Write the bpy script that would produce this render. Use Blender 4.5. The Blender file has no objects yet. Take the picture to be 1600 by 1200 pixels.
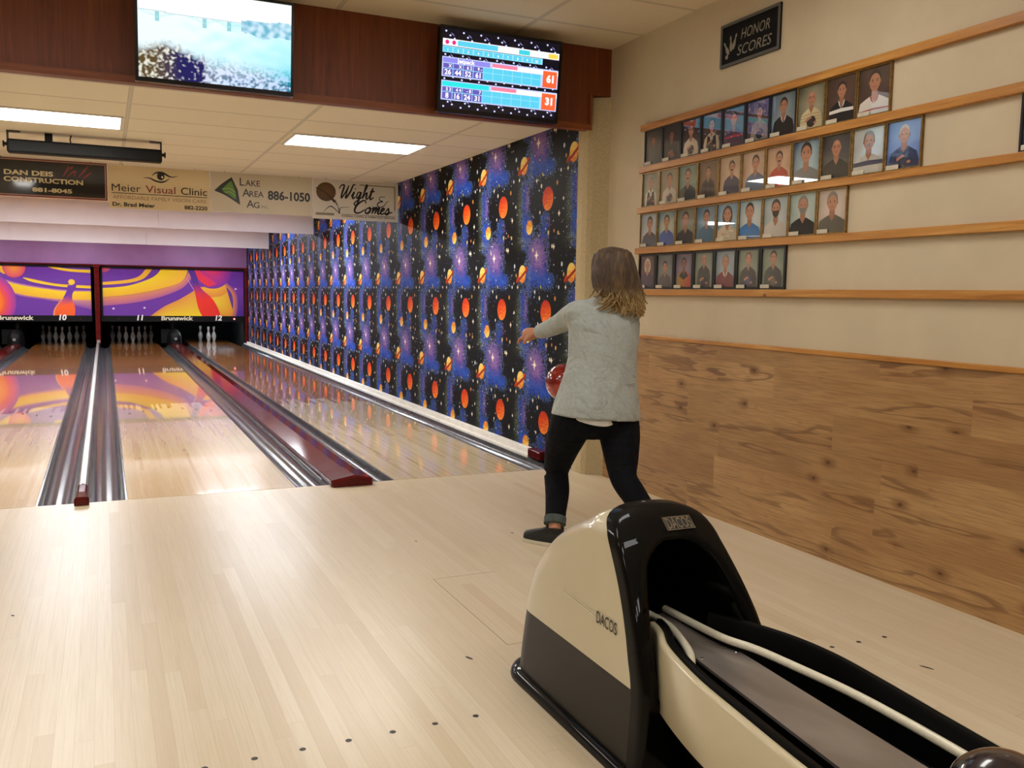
import bpy, bmesh, math, random
from mathutils import Vector, Matrix
SC = bpy.context.scene
COL = SC.collection
PI = math.pi
rnd = random.Random(7)

# ------------------------------------------------------------------ camera
def setup_camera():
    yaw, pitch, roll = 0.427005, 0.0999317, 0.0162483
    cy, sy, cp, sp = math.cos(yaw), math.sin(yaw), math.cos(pitch), math.sin(pitch)
    f = Vector((sy * cp, cy * cp, -sp)); r = Vector((cy, -sy, 0)); u = r.cross(f)
    cr, sr = math.cos(roll), math.sin(roll)
    r2 = r * cr + u * sr; u2 = u * cr - r * sr
    cam = bpy.data.cameras.new('camera'); co = bpy.data.objects.new('camera', cam); COL.objects.link(co)
    m = Matrix((r2, u2, -f)).transposed().to_4x4(); m.translation = Vector((-0.102932, -6.09488, 1.339755))
    co.matrix_world = m
    cam.sensor_width = 36; cam.lens = 1400.17 / 1600 * 36; cam.clip_start = 0.05; cam.clip_end = 100
    SC.camera = co
setup_camera()

# ------------------------------------------------------------------ world, exposure
def setup_world():
    w = bpy.data.worlds.new('world'); SC.world = w; w.use_nodes = True
    b = w.node_tree.nodes['Background']; b.inputs[0].default_value = (0.30, 0.26, 0.20, 1); b.inputs[1].default_value = 0.05
    vs = SC.view_settings
    SC.display_settings.display_device = 'sRGB'
    vs.view_transform = 'Standard'; vs.look = 'None'; vs.exposure = 0.0; vs.gamma = 1.0; vs.use_curve_mapping = False
setup_world()
PANEL_FRONT = 10.0     # light given off by the ceiling panels above the approach
PANEL_LANE = 28.0      # ... above the near half of the lanes
PANEL_FAR = 50.0; PANEL_MASK = 24.0      # ... hidden from the players by the hanging boards
WARM = (1.0, 0.975, 0.94); COOL = (0.88, 0.93, 1.0)

# ------------------------------------------------------------------ colours and shader helper
def lin(v):
    v /= 255.0
    return v / 12.92 if v <= 0.04045 else ((v + 0.055) / 1.055) ** 2.4
def hx(s):
    s = s.lstrip('#'); return (lin(int(s[0:2], 16)), lin(int(s[2:4], 16)), lin(int(s[4:6], 16)))
class V:
    """a socket of a node tree with arithmetic"""
    def __init__(s, nt, sock): s.nt = nt; s.s = sock
    def _m(s, op, *a, clamp=False):
        n = s.nt.nodes.new('ShaderNodeMath'); n.operation = op; n.use_clamp = clamp
        s.nt.links.new(s.s, n.inputs[0])
        for i, x in enumerate(a):
            if isinstance(x, V): s.nt.links.new(x.s, n.inputs[i + 1])
            else: n.inputs[i + 1].default_value = x
        return V(s.nt, n.outputs[0])
    def __add__(s, o): return s._m('ADD', o)
    __radd__ = __add__
    def __sub__(s, o): return s._m('SUBTRACT', o)
    def __rsub__(s, o): return (s * -1.0) + o
    def __mul__(s, o): return s._m('MULTIPLY', o)
    __rmul__ = __mul__
    def __truediv__(s, o): return s._m('DIVIDE', o)
    def floor(s): return s._m('FLOOR')
    def frac(s): return s._m('FRACT')
    def abs(s): return s._m('ABSOLUTE')
    def sqrt(s): return s._m('SQRT')
    def sin(s): return s._m('SINE')
    def cos(s): return s._m('COSINE')
    def exp(s): return s._m('EXPONENT')
    def pow(s, p): return s._m('POWER', p)
    def min(s, o): return s._m('MINIMUM', o)
    def max(s, o): return s._m('MAXIMUM', o)
    def lt(s, o): return s._m('LESS_THAN', o)
    def gt(s, o): return s._m('GREATER_THAN', o)
    def clamp(s): return s._m('ADD', 0.0, clamp=True)
    def step(s, a, b):
        n = s.nt.nodes.new('ShaderNodeMapRange'); n.interpolation_type = 'SMOOTHSTEP'
        s.nt.links.new(s.s, n.inputs[0]); n.inputs[1].default_value = a; n.inputs[2].default_value = b
        if a > b: n.inputs[1].default_value = b; n.inputs[2].default_value = a; n.inputs[3].default_value = 1; n.inputs[4].default_value = 0
        return V(s.nt, n.outputs[0])
class Mat:
    def __init__(s, name):
        s.m = bpy.data.materials.new(name); s.m.use_nodes = True; s.nt = s.m.node_tree
        s.b = s.nt.nodes['Principled BSDF']
    def pos(s):
        g = s.nt.nodes.new('ShaderNodeNewGeometry'); x = s.nt.nodes.new('ShaderNodeSeparateXYZ')
        s.nt.links.new(g.outputs['Position'], x.inputs[0])
        return tuple(V(s.nt, x.outputs[i]) for i in range(3))
    def obj(s):
        g = s.nt.nodes.new('ShaderNodeTexCoord'); x = s.nt.nodes.new('ShaderNodeSeparateXYZ')
        s.nt.links.new(g.outputs['Object'], x.inputs[0])
        return tuple(V(s.nt, x.outputs[i]) for i in range(3))
    def vec(s, x, y=0.0, z=0.0):
        n = s.nt.nodes.new('ShaderNodeCombineXYZ')
        for i, a in enumerate((x, y, z)):
            if isinstance(a, V): s.nt.links.new(a.s, n.inputs[i])
            else: n.inputs[i].default_value = a
        return n.outputs[0]
    def noise(s, vec, scale=1.0, detail=3.0, rough=0.55, w=None, dist=0.0):
        n = s.nt.nodes.new('ShaderNodeTexNoise'); s.nt.links.new(vec, n.inputs['Vector'])
        if w is not None:
            n.noise_dimensions = '4D'; s.nt.links.new(w.s, n.inputs['W'])
        n.inputs['Scale'].default_value = scale; n.inputs['Detail'].default_value = detail
        n.inputs['Roughness'].default_value = rough; n.inputs['Distortion'].default_value = dist
        return V(s.nt, n.outputs[0])
    def white(s, vec):
        n = s.nt.nodes.new('ShaderNodeTexWhiteNoise'); n.noise_dimensions = '3D'; s.nt.links.new(vec, n.inputs['Vector'])
        return V(s.nt, n.outputs['Value'])
    def voro(s, vec, scale, rand=1.0, dims='3D'):
        n = s.nt.nodes.new('ShaderNodeTexVoronoi'); n.voronoi_dimensions = dims; s.nt.links.new(vec, n.inputs['Vector'])
        n.inputs['Scale'].default_value = scale; n.inputs['Randomness'].default_value = rand
        return V(s.nt, n.outputs['Distance']), n.outputs['Color']
    def mix(s, fac, a, b):
        n = s.nt.nodes.new('ShaderNodeMix'); n.data_type = 'RGBA'; n.clamp_factor = True
        for i, x in ((0, fac), (6, a), (7, b)):
            if isinstance(x, V): s.nt.links.new(x.s, n.inputs[i])
            elif isinstance(x, bpy.types.NodeSocket): s.nt.links.new(x, n.inputs[i])
            elif isinstance(x, tuple): n.inputs[i].default_value = (*x, 1)
            else: n.inputs[i].default_value = x
        return n.outputs[2]
    def ramp(s, fac, stops):
        c = stops[0][1]
        for (p0, c0), (p1, c1) in zip(stops, stops[1:]): c = s.mix(fac.step(p0, p1), c, c1)
        return c
    def attr(s, name='Col'):
        n = s.nt.nodes.new('ShaderNodeVertexColor'); n.layer_name = name; return n.outputs[0]
    def color(s, c):
        if isinstance(c, tuple): s.b.inputs['Base Color'].default_value = (*c, 1)
        else: s.nt.links.new(c, s.b.inputs['Base Color'])
        return s
    def set(s, rough=None, metal=None, coat=None, coat_rough=None, spec=None, trans=None, sheen=None, emit=None, strength=1.0, alpha=None):
        b = s.b.inputs
        def put(k, v):
            if v is None: return
            if isinstance(v, V): s.nt.links.new(v.s, b[k])
            else: b[k].default_value = v
        put('Roughness', rough); put('Metallic', metal); put('Coat Weight', coat); put('Coat Roughness', coat_rough)
        put('Specular IOR Level', spec); put('Transmission Weight', trans); put('Sheen Weight', sheen); put('Alpha', alpha)
        if emit is not None:
            if isinstance(emit, tuple): b['Emission Color'].default_value = (*emit, 1)
            else: s.nt.links.new(emit, b['Emission Color'])
            b['Emission Strength'].default_value = strength
        return s
    def bump(s, h, strength=0.3, dist=0.01):
        n = s.nt.nodes.new('ShaderNodeBump'); n.inputs['Strength'].default_value = strength; n.inputs['Distance'].default_value = dist
        s.nt.links.new(h.s, n.inputs['Height']); s.nt.links.new(n.outputs[0], s.b.inputs['Normal'])
        return s
M = {}
def plain(name, c, rough=0.5, var=0.06, scale=12.0, **k):
    m = Mat(name); x, y, z = m.obj()
    n = m.noise(m.vec(x, y, z), scale, 4)
    c = hx(c) if isinstance(c, str) else c
    d = tuple(v * (1 - var * 2) for v in c); l = tuple(min(1, v * (1 + var)) for v in c)
    m.color(m.mix(n.step(0.3, 0.7), d, l)).set(rough=rough, **k)
    M[name] = m.m
    return m

def boards(name, a, b, c, width, length, rough, coat, coat_rough, split=None, dark=0.8):
    m = Mat(name); x, y, z = m.pos()
    i = (x / width).floor(); r0 = m.white(m.vec(i, 3.0, 1.0))
    j = (y / length + r0 * 7.3).floor(); r = m.white(m.vec(i, j, 2.0)); r2 = m.white(m.vec(i, j, 9.0))
    g = m.noise(m.vec(x * 160.0, y * 3.0, r * 40.0), 1.0, 4)
    big = m.noise(m.vec(x * 0.9, y * 0.5, 0.0), 1.0, 3)
    col = m.mix(r, a, b)
    col = m.mix(r2.step(0.78, 1.0) * dark, col, c)
    col = m.mix((g - 0.42).clamp() * 1.1, col, c)
    col = m.mix(big.step(0.35, 0.75) * 0.25, col, c)
    if split:
        y0, p1, p2, p3 = split
        jag = m.white(m.vec(i, 5.0, 5.0)).step(0.4, 0.6) * 0.45
        f = (y + jag).gt(y0)
        pc = m.mix(r, p1, p2); pc = m.mix((g - 0.4).clamp() * 1.5, pc, p3)
        col = m.mix(f, col, pc)
    e = ((x / width).frac() - 0.5).abs().step(0.47, 0.5)
    e2 = ((y / length + r0 * 7.3).frac() - 0.5).abs().step(0.4985, 0.5)
    col = m.mix((e.max(e2)) * 0.22, col, tuple(v * 0.45 for v in c))
    sp = m.voro(m.vec(x * 1.0, y * 0.6, 0.0), 2.2)[0]
    col = m.mix(sp.lt(0.018) * 0.8, col, hx('3a3026'))
    m.color(col).set(rough=rough, coat=coat, coat_rough=coat_rough)
    M[name] = m.m
boards('approach maple', hx('dccfb5'), hx('d5c5a7'), hx('c0a882'), 0.0545, 1.7, 0.34, 0.08, 0.2, dark=0.35)
boards('lane wood', hx('eedcb6'), hx('e4cea2'), hx('c6a46c'), 0.0272, 1.3, 0.25, 1.0, 0.03, dark=0.6,
       split=(5.05, hx('b07334'), hx('9e632a'), hx('7e4a1a')))

def make_wallpaper():
    m = Mat('space wallpaper'); x, y, z = m.pos()
    PY, PZ = 0.885, 0.905
    u = (y - 0.42) / PY; v = (z - 1.2) / PZ
    cu, su, cv, sv = (u * (2 * PI)).cos(), (u * (2 * PI)).sin(), (v * (2 * PI)).cos(), (v * (2 * PI)).sin()
    def tn(r, detail=3.0, rough=0.6):
        return m.noise(m.vec(cu * r, su * r, cv * r), 1.0, detail, rough, w=sv * r)
    def at(dy, dz):
        a = ((u - dy / PY + 0.5).frac() - 0.5) * PY
        b = ((v - dz / PZ + 0.5).frac() - 0.5) * PZ
        return a, b
    def blob(dy, dz, ry, rz, rot=0.0):
        a, b = at(dy, dz); c, s = math.cos(rot), math.sin(rot)
        p = (a * c + b * s) / ry; q = (b * c - a * s) / rz
        return ((p * p + q * q) * -1.0).exp()
    n1 = tn(0.9, 4); n2 = tn(3.2, 4); n3 = tn(11.0, 3, 0.7)
    blue = blob(0.43, 0.02, 0.115, 0.24) + blob(0.06, -0.19, 0.085, 0.13) + blob(0.30, 0.30, 0.10, 0.16) * 0.7 + blob(0.12, 0.33, 0.15, 0.15, 0.6) \
        + blob(0.19, 0.46, 0.22, 0.20) + blob(0.38, -0.24, 0.11, 0.14) + blob(-0.06, 0.24, 0.13, 0.07)
    bl = (blue * 0.85 + (n2 - 0.5) * 2.2 + (n3 - 0.5) * 2.4)
    purp = blob(0.17, 0.46, 0.19, 0.16, 0.5) * 1.5 + blob(0.38, 0.03, 0.06, 0.18) * 0.95 + blob(-0.03, -0.2, 0.03, 0.12) * 0.7
    pu = purp + (n2 - 0.5) * 0.9 + (n3 - 0.5) * 3.0
    col = m.ramp(bl, [(0.50, hx('030405')), (0.60, hx('0f1d4c')), (0.84, hx('193a98')), (1.4, hx('2a57b8'))])
    col = m.mix(pu.step(0.52, 0.80), col, hx('5f4890'))
    col = m.mix(pu.step(0.9, 1.5), col, hx('8a6aa4'))
    # specks along the edges of the clouds
    edge = bl.step(0.25, 0.45) * bl.step(0.95, 0.6)
    n4 = tn(22.0, 2, 0.7)
    col = m.mix(n4.step(0.56, 0.62) * (blue * 0.85 + (n2 - 0.5) * 2.0).step(0.42, 0.55) * (blue * 0.85 + (n2 - 0.5) * 2.0).step(0.9, 0.62) * 0.85, col, hx('9fc4d8'))
    gr = (blob(0.52, -0.05, 0.05, 0.2) + blob(0.33, 0.34, 0.04, 0.16) + blob(0.42, -0.33, 0.14, 0.05)) * n4.step(0.5, 0.6)
    col = m.mix(gr * 0.7, col, hx('9aa88a'))
    # stars
    d1, c1 = m.voro(m.vec(y, z, 0.0), 17.0)
    col = m.mix(d1.step(0.15, 0.09) * m.white(m.vec((y * 17.0).floor(), (z * 17.0).floor())).step(0.3, 0.5), col, hx('c8d2d8'))
    for (dy, dz, s) in ((0.19, 0.46, 0.055), (-0.2, -0.13, 0.03), (-0.12, 0.52, 0.03), (0.21, 0.16, 0.022), (-0.27, -0.02, 0.02), (0.55, 0.2, 0.022)):
        a, b = at(dy, dz)
        k = (a.abs() * (b.abs() + 0.0035)).step(s * 0.006, s * 0.001) * (a * a + b * b).sqrt().step(s, s * 0.4)
        k2 = ((a * a + b * b).sqrt()).step(s * 0.28, s * 0.1)
        col = m.mix(k.max(k2), col, hx('f4ead8'))
    for (dy, dz, s, c) in ((-0.16, 0.11, 0.018, 'c98a3a'), (-0.19, -0.28, 0.016, 'd8b070'), (-0.12, -0.26, 0.014, 'c87850'), (0.12, 0.11, 0.017, 'e0d8c0'),
                           (-0.02, -0.27, 0.018, 'd0b878'), (-0.3, 0.3, 0.016, 'b89858'), (0.26, -0.4, 0.015, 'd8c8a0'), (-0.09, -0.38, 0.016, 'd8d0b0'),
                           (0.1, 0.2, 0.014, 'c0a860'), (0.62, 0.38, 0.018, 'c8d8e8'), (-0.22, 0.2, 0.014, 'dddddd'), (0.14, -0.1, 0.013, 'e8e0d0')):
        a, b = at(dy, dz)
        col = m.mix((a * a + b * b * 0.6).sqrt().step(s, s * 0.55), col, hx(c))
    # orange planet
    def ball(dy, dz, r, c0, c1, c2, squash=1.0):
        nonlocal col
        a, b = at(dy, dz); d = (a * a + b * b * squash).sqrt()
        t = (b / r * -0.5 + a / r * -0.15 + 0.5) + (n3 - 0.5) * 2.6 + (n4 - 0.5) * 1.4
        pc = m.ramp(t, [(0.05, c0), (0.5, c1), (1.0, c2)])
        col = m.mix(d.step(r, r * 0.93), col, pc)
    ball(0.0, 0.0, 0.098, hx('b8280a'), hx('dc4a12'), hx('f08a30'))
    ball(0.335, -0.21, 0.062, hx('c86018'), hx('ecae3c'), hx('f0d070'))
    # ringed planet
    a, b = at(0.465, 0.305); p = a * -0.88 + b * 0.47; q = b * 0.88 + a * 0.47
    ring = ((p / 0.135) * (p / 0.135) + (q / 0.034) * (q / 0.034)).sqrt()
    back = ring.step(1.0, 0.9)
    col = m.mix(back, col, hx('c04010'))
    ball(0.46, 0.31, 0.072, hx('f0d880'), hx('eab848'), hx('d86a1c'), 0.85)
    band = back * q.lt(0.004) * q.gt(-0.022)
    col = m.mix(band, col, hx('9a2c0c'))
    m.color(col).set(rough=0.6, spec=0.12)
    M['space wallpaper'] = m.m
make_wallpaper()

def make_wainscot():
    m = Mat('wainscot laminate'); x, y, z = m.pos()
    h = 0.192
    i = (z / h).floor(); r0 = m.white(m.vec(i, 1.0, 4.0)); j = ((y + r0 * 3.0) / 1.25).floor(); r = m.white(m.vec(i, j, 2.0))
    w = m.noise(m.vec(y * 0.9, z * 9.0, r * 30.0), 1.0, 3, 0.5, dist=0.35)
    rings = ((w * 46.0).sin() * 0.5 + 0.5)
    g = m.noise(m.vec(y * 6.0, z * 120.0, r * 9.0), 1.0, 4)
    big = m.noise(m.vec(y * 1.3, z * 4.0, r * 17.0), 1.0, 2)
    col = m.mix(big.step(0.3, 0.75), hx('c29a66'), hx('a87d4e'))
    col = m.mix(r * 0.35, col, hx('8a6236'))
    col = m.mix(rings.step(0.5, 0.95) * w.step(0.50, 0.62) * 0.75, col, hx('6a4322'))
    col = m.mix((g - 0.4).clamp() * 1.6, col, hx('74502c'))
    kd, kc = m.voro(m.vec(y * 2.0, z * 3.6, 0.0), 1.25, dims='2D')
    kd = kd + m.white(m.vec((y * 2.5).floor(), i, 3.0)).gt(0.45) * 0.12
    kn = m.noise(m.vec(y * 20.0, z * 20.0, 0.0), 1.0, 3)
    kk = (kd + (kn - 0.5) * 0.05)
    col = m.mix(kk.step(0.20, 0.03) * 0.65, col, hx('6a3f1a'))
    col = m.mix(kk.step(0.05, 0.015) * 0.7, col, hx('3a2010'))
    m.color(col).set(rough=0.42)
    M['wainscot laminate'] = m.m
make_wainscot()

def streaked(name, a, b, c, axis, rough=0.4, coat=0.0, s=1.0):
    m = Mat(name); p = m.pos()
    q = [p[k] * (40.0 * s) for k in range(3)]; q[axis] = p[axis] * (2.2 * s)
    n = m.noise(m.vec(*q), 1.0, 4, 0.6, dist=0.6); n2 = m.noise(m.vec(*[p[k] * 2.0 for k in range(3)]), 1.0, 2)
    col = m.ramp(n, [(0.3, hx(a)), (0.5, hx(b)), (0.75, hx(c))])
    col = m.mix(n2.step(0.35, 0.7) * 0.35, col, hx(c))
    k = m.voro(m.vec(p[0] * 3.0, p[1] * 3.0, p[2] * 3.0), 1.0)[0]
    col = m.mix(k.lt(0.05) * 0.8, col, tuple(v * 0.35 for v in hx(c)))
    m.color(col).set(rough=rough, coat=coat)
    M[name] = m.m
streaked('soffit veneer', '86451c', '763815', '5c2a0e', 2, 0.45)
streaked('soffit lip wood', '9a5520', '86461a', '6e3612', 0, 0.45)
streaked('rail pine', 'd09a50', 'c0843a', '9a5f24', 1, 0.42)

def make_tiles(name, x0, dx, y0, dy, c):
    m = Mat(name); x, y, z = m.pos()
    fx = (((x - x0) / dx).frac() - 0.5).abs() * -1.0 + 0.5; fy = (((y - y0) / dy).frac() - 0.5).abs() * -1.0 + 0.5
    e = (fx * dx).min(fy * dy)
    n = m.noise(m.vec(x * 60.0, y * 60.0, 0.0), 1.0, 4)
    r = m.white(m.vec(((x - x0) / dx).floor(), ((y - y0) / dy).floor(), 0.0))
    col = m.mix(r * 0.35, c, tuple(v * 0.88 for v in c))
    col = m.mix(n.step(0.55, 0.8) * 0.16, col, tuple(v * 0.6 for v in c))
    col = m.mix(e.lt(0.011), col, tuple(v * 0.78 for v in c))
    col = m.mix(e.gt(0.0105) * e.lt(0.0145) * 0.7, col, tuple(v * 0.45 for v in c))
    m.color(col).set(rough=0.9)
    M[name] = m.m
make_tiles('approach ceiling tile', 2.477, 1.2, -0.74, 0.6, hx('dccdb2'))
make_tiles('lane ceiling tile', 0.097, 1.237, 0.995, 0.605, hx('f0e8d6'))

plain('wall paint', 'cdbd9f', 0.75, 0.03, 3.0)
plain('floor seam', '9a8560', 0.5, 0.05, 30.0)
plain('brown wall paint', '7c6a54', 0.75, 0.04, 3.0)
plain('column paint', 'bfae88', 0.8, 0.05, 60.0)
plain('white board', 'f0eef4', 0.6, 0.02, 2.0)
plain('purple board', '9a6a9c', 0.5, 0.05, 2.0)
plain('black', '09090a', 0.55, 0.05, spec=0.2)
plain('pit black', '060606', 0.9, 0.05)
plain('gutter grey', '4a4b4d', 0.16, 0.12, 5.0, spec=0.3)
plain('maroon', '5a1513', 0.10, 0.08, 8.0, spec=0.22)
plain('silver', 'a4a29e', 0.38, 0.05, 10.0, metal=0.6)
plain('ledge white', 'e6e2da', 0.5, 0.05, 10.0)
plain('dark metal', '2a2a24', 0.5, 0.1, 10.0)
plain('tv black', '08080a', 0.25, 0.05)
plain('cream plastic', 'c9bd9b', 0.28, 0.02, 3.0, coat=0.5, coat_rough=0.06)
plain('cream bright', 'ddd6bd', 0.35, 0.03, 90.0, coat=0.3)
plain('hood brown', '17110a', 0.5, 0.06, 3.0, coat=0.2, coat_rough=0.15, spec=0.25)
plain('gloss black', '040403', 0.5, 0.05, 6.0, coat=0.3, coat_rough=0.03, spec=0.05)
plain('tray black', '060505', 0.5, 0.1, 20.0, spec=0.1)
plain('chrome', 'c8c8c8', 0.2, 0.1, 40.0, metal=1.0)
plain('frame gold', '8a6a34', 0.35, 0.15, 40.0, metal=0.5)
plain('frame black', '121110', 0.35, 0.1, 30.0)
plain('name card', 'cfc6b0', 0.6, 0.05, 30.0)
plain('sign grey', '5c5c58', 0.45, 0.05, 10.0)
plain('pin white', 'd8d4cc', 0.25, 0.03, 8.0, coat=0.6)
plain('pin red', 'b01c14', 0.3, 0.03, 8.0, coat=0.6)
plain('ball purple', '1c1420', 0.2, 0.3, 9.0, coat=1.0, coat_rough=0.03)
plain('ball red', '9c1c14', 0.2, 0.3, 9.0, coat=1.0, coat_rough=0.04)
plain('skin', 'c98d6e', 0.5, 0.05, 12.0)
def make_knit():
    m = plain('knit grey', 'a6ada8', 0.9, 0.05, 50.0, sheen=0.3); x, y, z = m.pos()
    f = m.noise(m.vec(x * 7.0 + z * 5.0, y * 7.0, z * 4.0 - x * 3.0), 1.0, 3, 0.5, dist=0.8)
    g = m.noise(m.vec(x * 30.0, y * 30.0, z * 160.0), 1.0, 2)
    m.bump(f + g * 0.06, 0.75, 0.05)
make_knit()
plain('white cloth', 'e8e8e6', 0.85, 0.03, 20.0)
def make_denim():
    m = plain('dark denim', '080a10', 0.9, 0.12, 50.0, spec=0.2); x, y, z = m.pos()
    m.bump(m.noise(m.vec(x * 9.0, y * 9.0, z * 16.0), 1.0, 3, 0.5, dist=0.6), 0.6, 0.03)
make_denim()
plain('denim cuff', '4c5552', 0.9, 0.1, 60.0)
plain('shoe black', '151714', 0.6, 0.1, 30.0)
plain('shoe sole', 'd6cdb8', 0.6, 0.05, 20.0)
plain('shoe lining', '3a3f3a', 0.8, 0.1, 20.0)
plain('eye white', 'e4e0da', 0.3, 0.02); plain('eye dark', '2a1c12', 0.3, 0.02); plain('lip', 'a85a50', 0.4, 0.03)
def make_hair():
    m = Mat('hair'); x, y, z = m.pos()
    n = m.noise(m.vec(x * 60.0, y * 60.0, z * 6.0), 1.0, 3)
    c = m.mix((z + (n - 0.5) * 0.10).step(1.40, 1.29), hx('3e2a18'), hx('a88a56'))
    c = m.mix(n.step(0.45, 0.75) * 0.5, c, hx('8a6a3c'))
    m.color(c).set(rough=0.55, sheen=0.1); M['hair'] = m.m
make_hair()
def make_scuffed():
    m = Mat('scuffed plate'); x, y, z = m.pos()
    n = m.noise(m.vec(x * 9.0, y * 3.0, 0.0), 1.0, 4, 0.6, dist=0.4)
    c = m.mix(n.step(0.3, 0.75), hx('857c76'), hx('9c938c'))
    m.color(c).set(rough=n * 0.5 + 0.1, metal=0.55, coat=0.6, coat_rough=0.1); M['scuffed plate'] = m.m
make_scuffed()
def lit(name, c, strength):
    m = Mat(name); m.color((0.8, 0.8, 0.8)).set(rough=0.5, emit=c, strength=strength); M[name] = m.m
lit('front diffuser', WARM, PANEL_FRONT); lit('lane diffuser', (1.0, 0.955, 0.88), PANEL_LANE); lit('far diffuser', COOL, PANEL_FAR); lit('mask diffuser', COOL, PANEL_MASK)
lit('pin lamp', (0.75, 0.88, 1.0), 60.0); lit('red indicator', (1.0, 0.05, 0.03), 4.0)
def painted(name, rough, coat=0.0, coat_rough=0.02, emit=0.0):
    m = Mat(name); a = m.attr()
    if emit: m.color((0.01, 0.01, 0.01)).set(rough=rough, emit=a, strength=emit)
    elif coat == 1.0: m.b.inputs['Coat IOR'].default_value = 1.8
    if not emit: m.color(a).set(rough=rough, coat=coat, coat_rough=coat_rough)
    M[name] = m.m
painted('print under glass', 0.6, 1.0, 0.015)
painted('sign print', 0.5, 0.15, 0.2)
painted('gloss sign print', 0.4, 0.7, 0.08)
painted('mask print', 0.35, 0.3, 0.15)
painted('screen picture', 0.15, 0, 0, 1.15)

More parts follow.
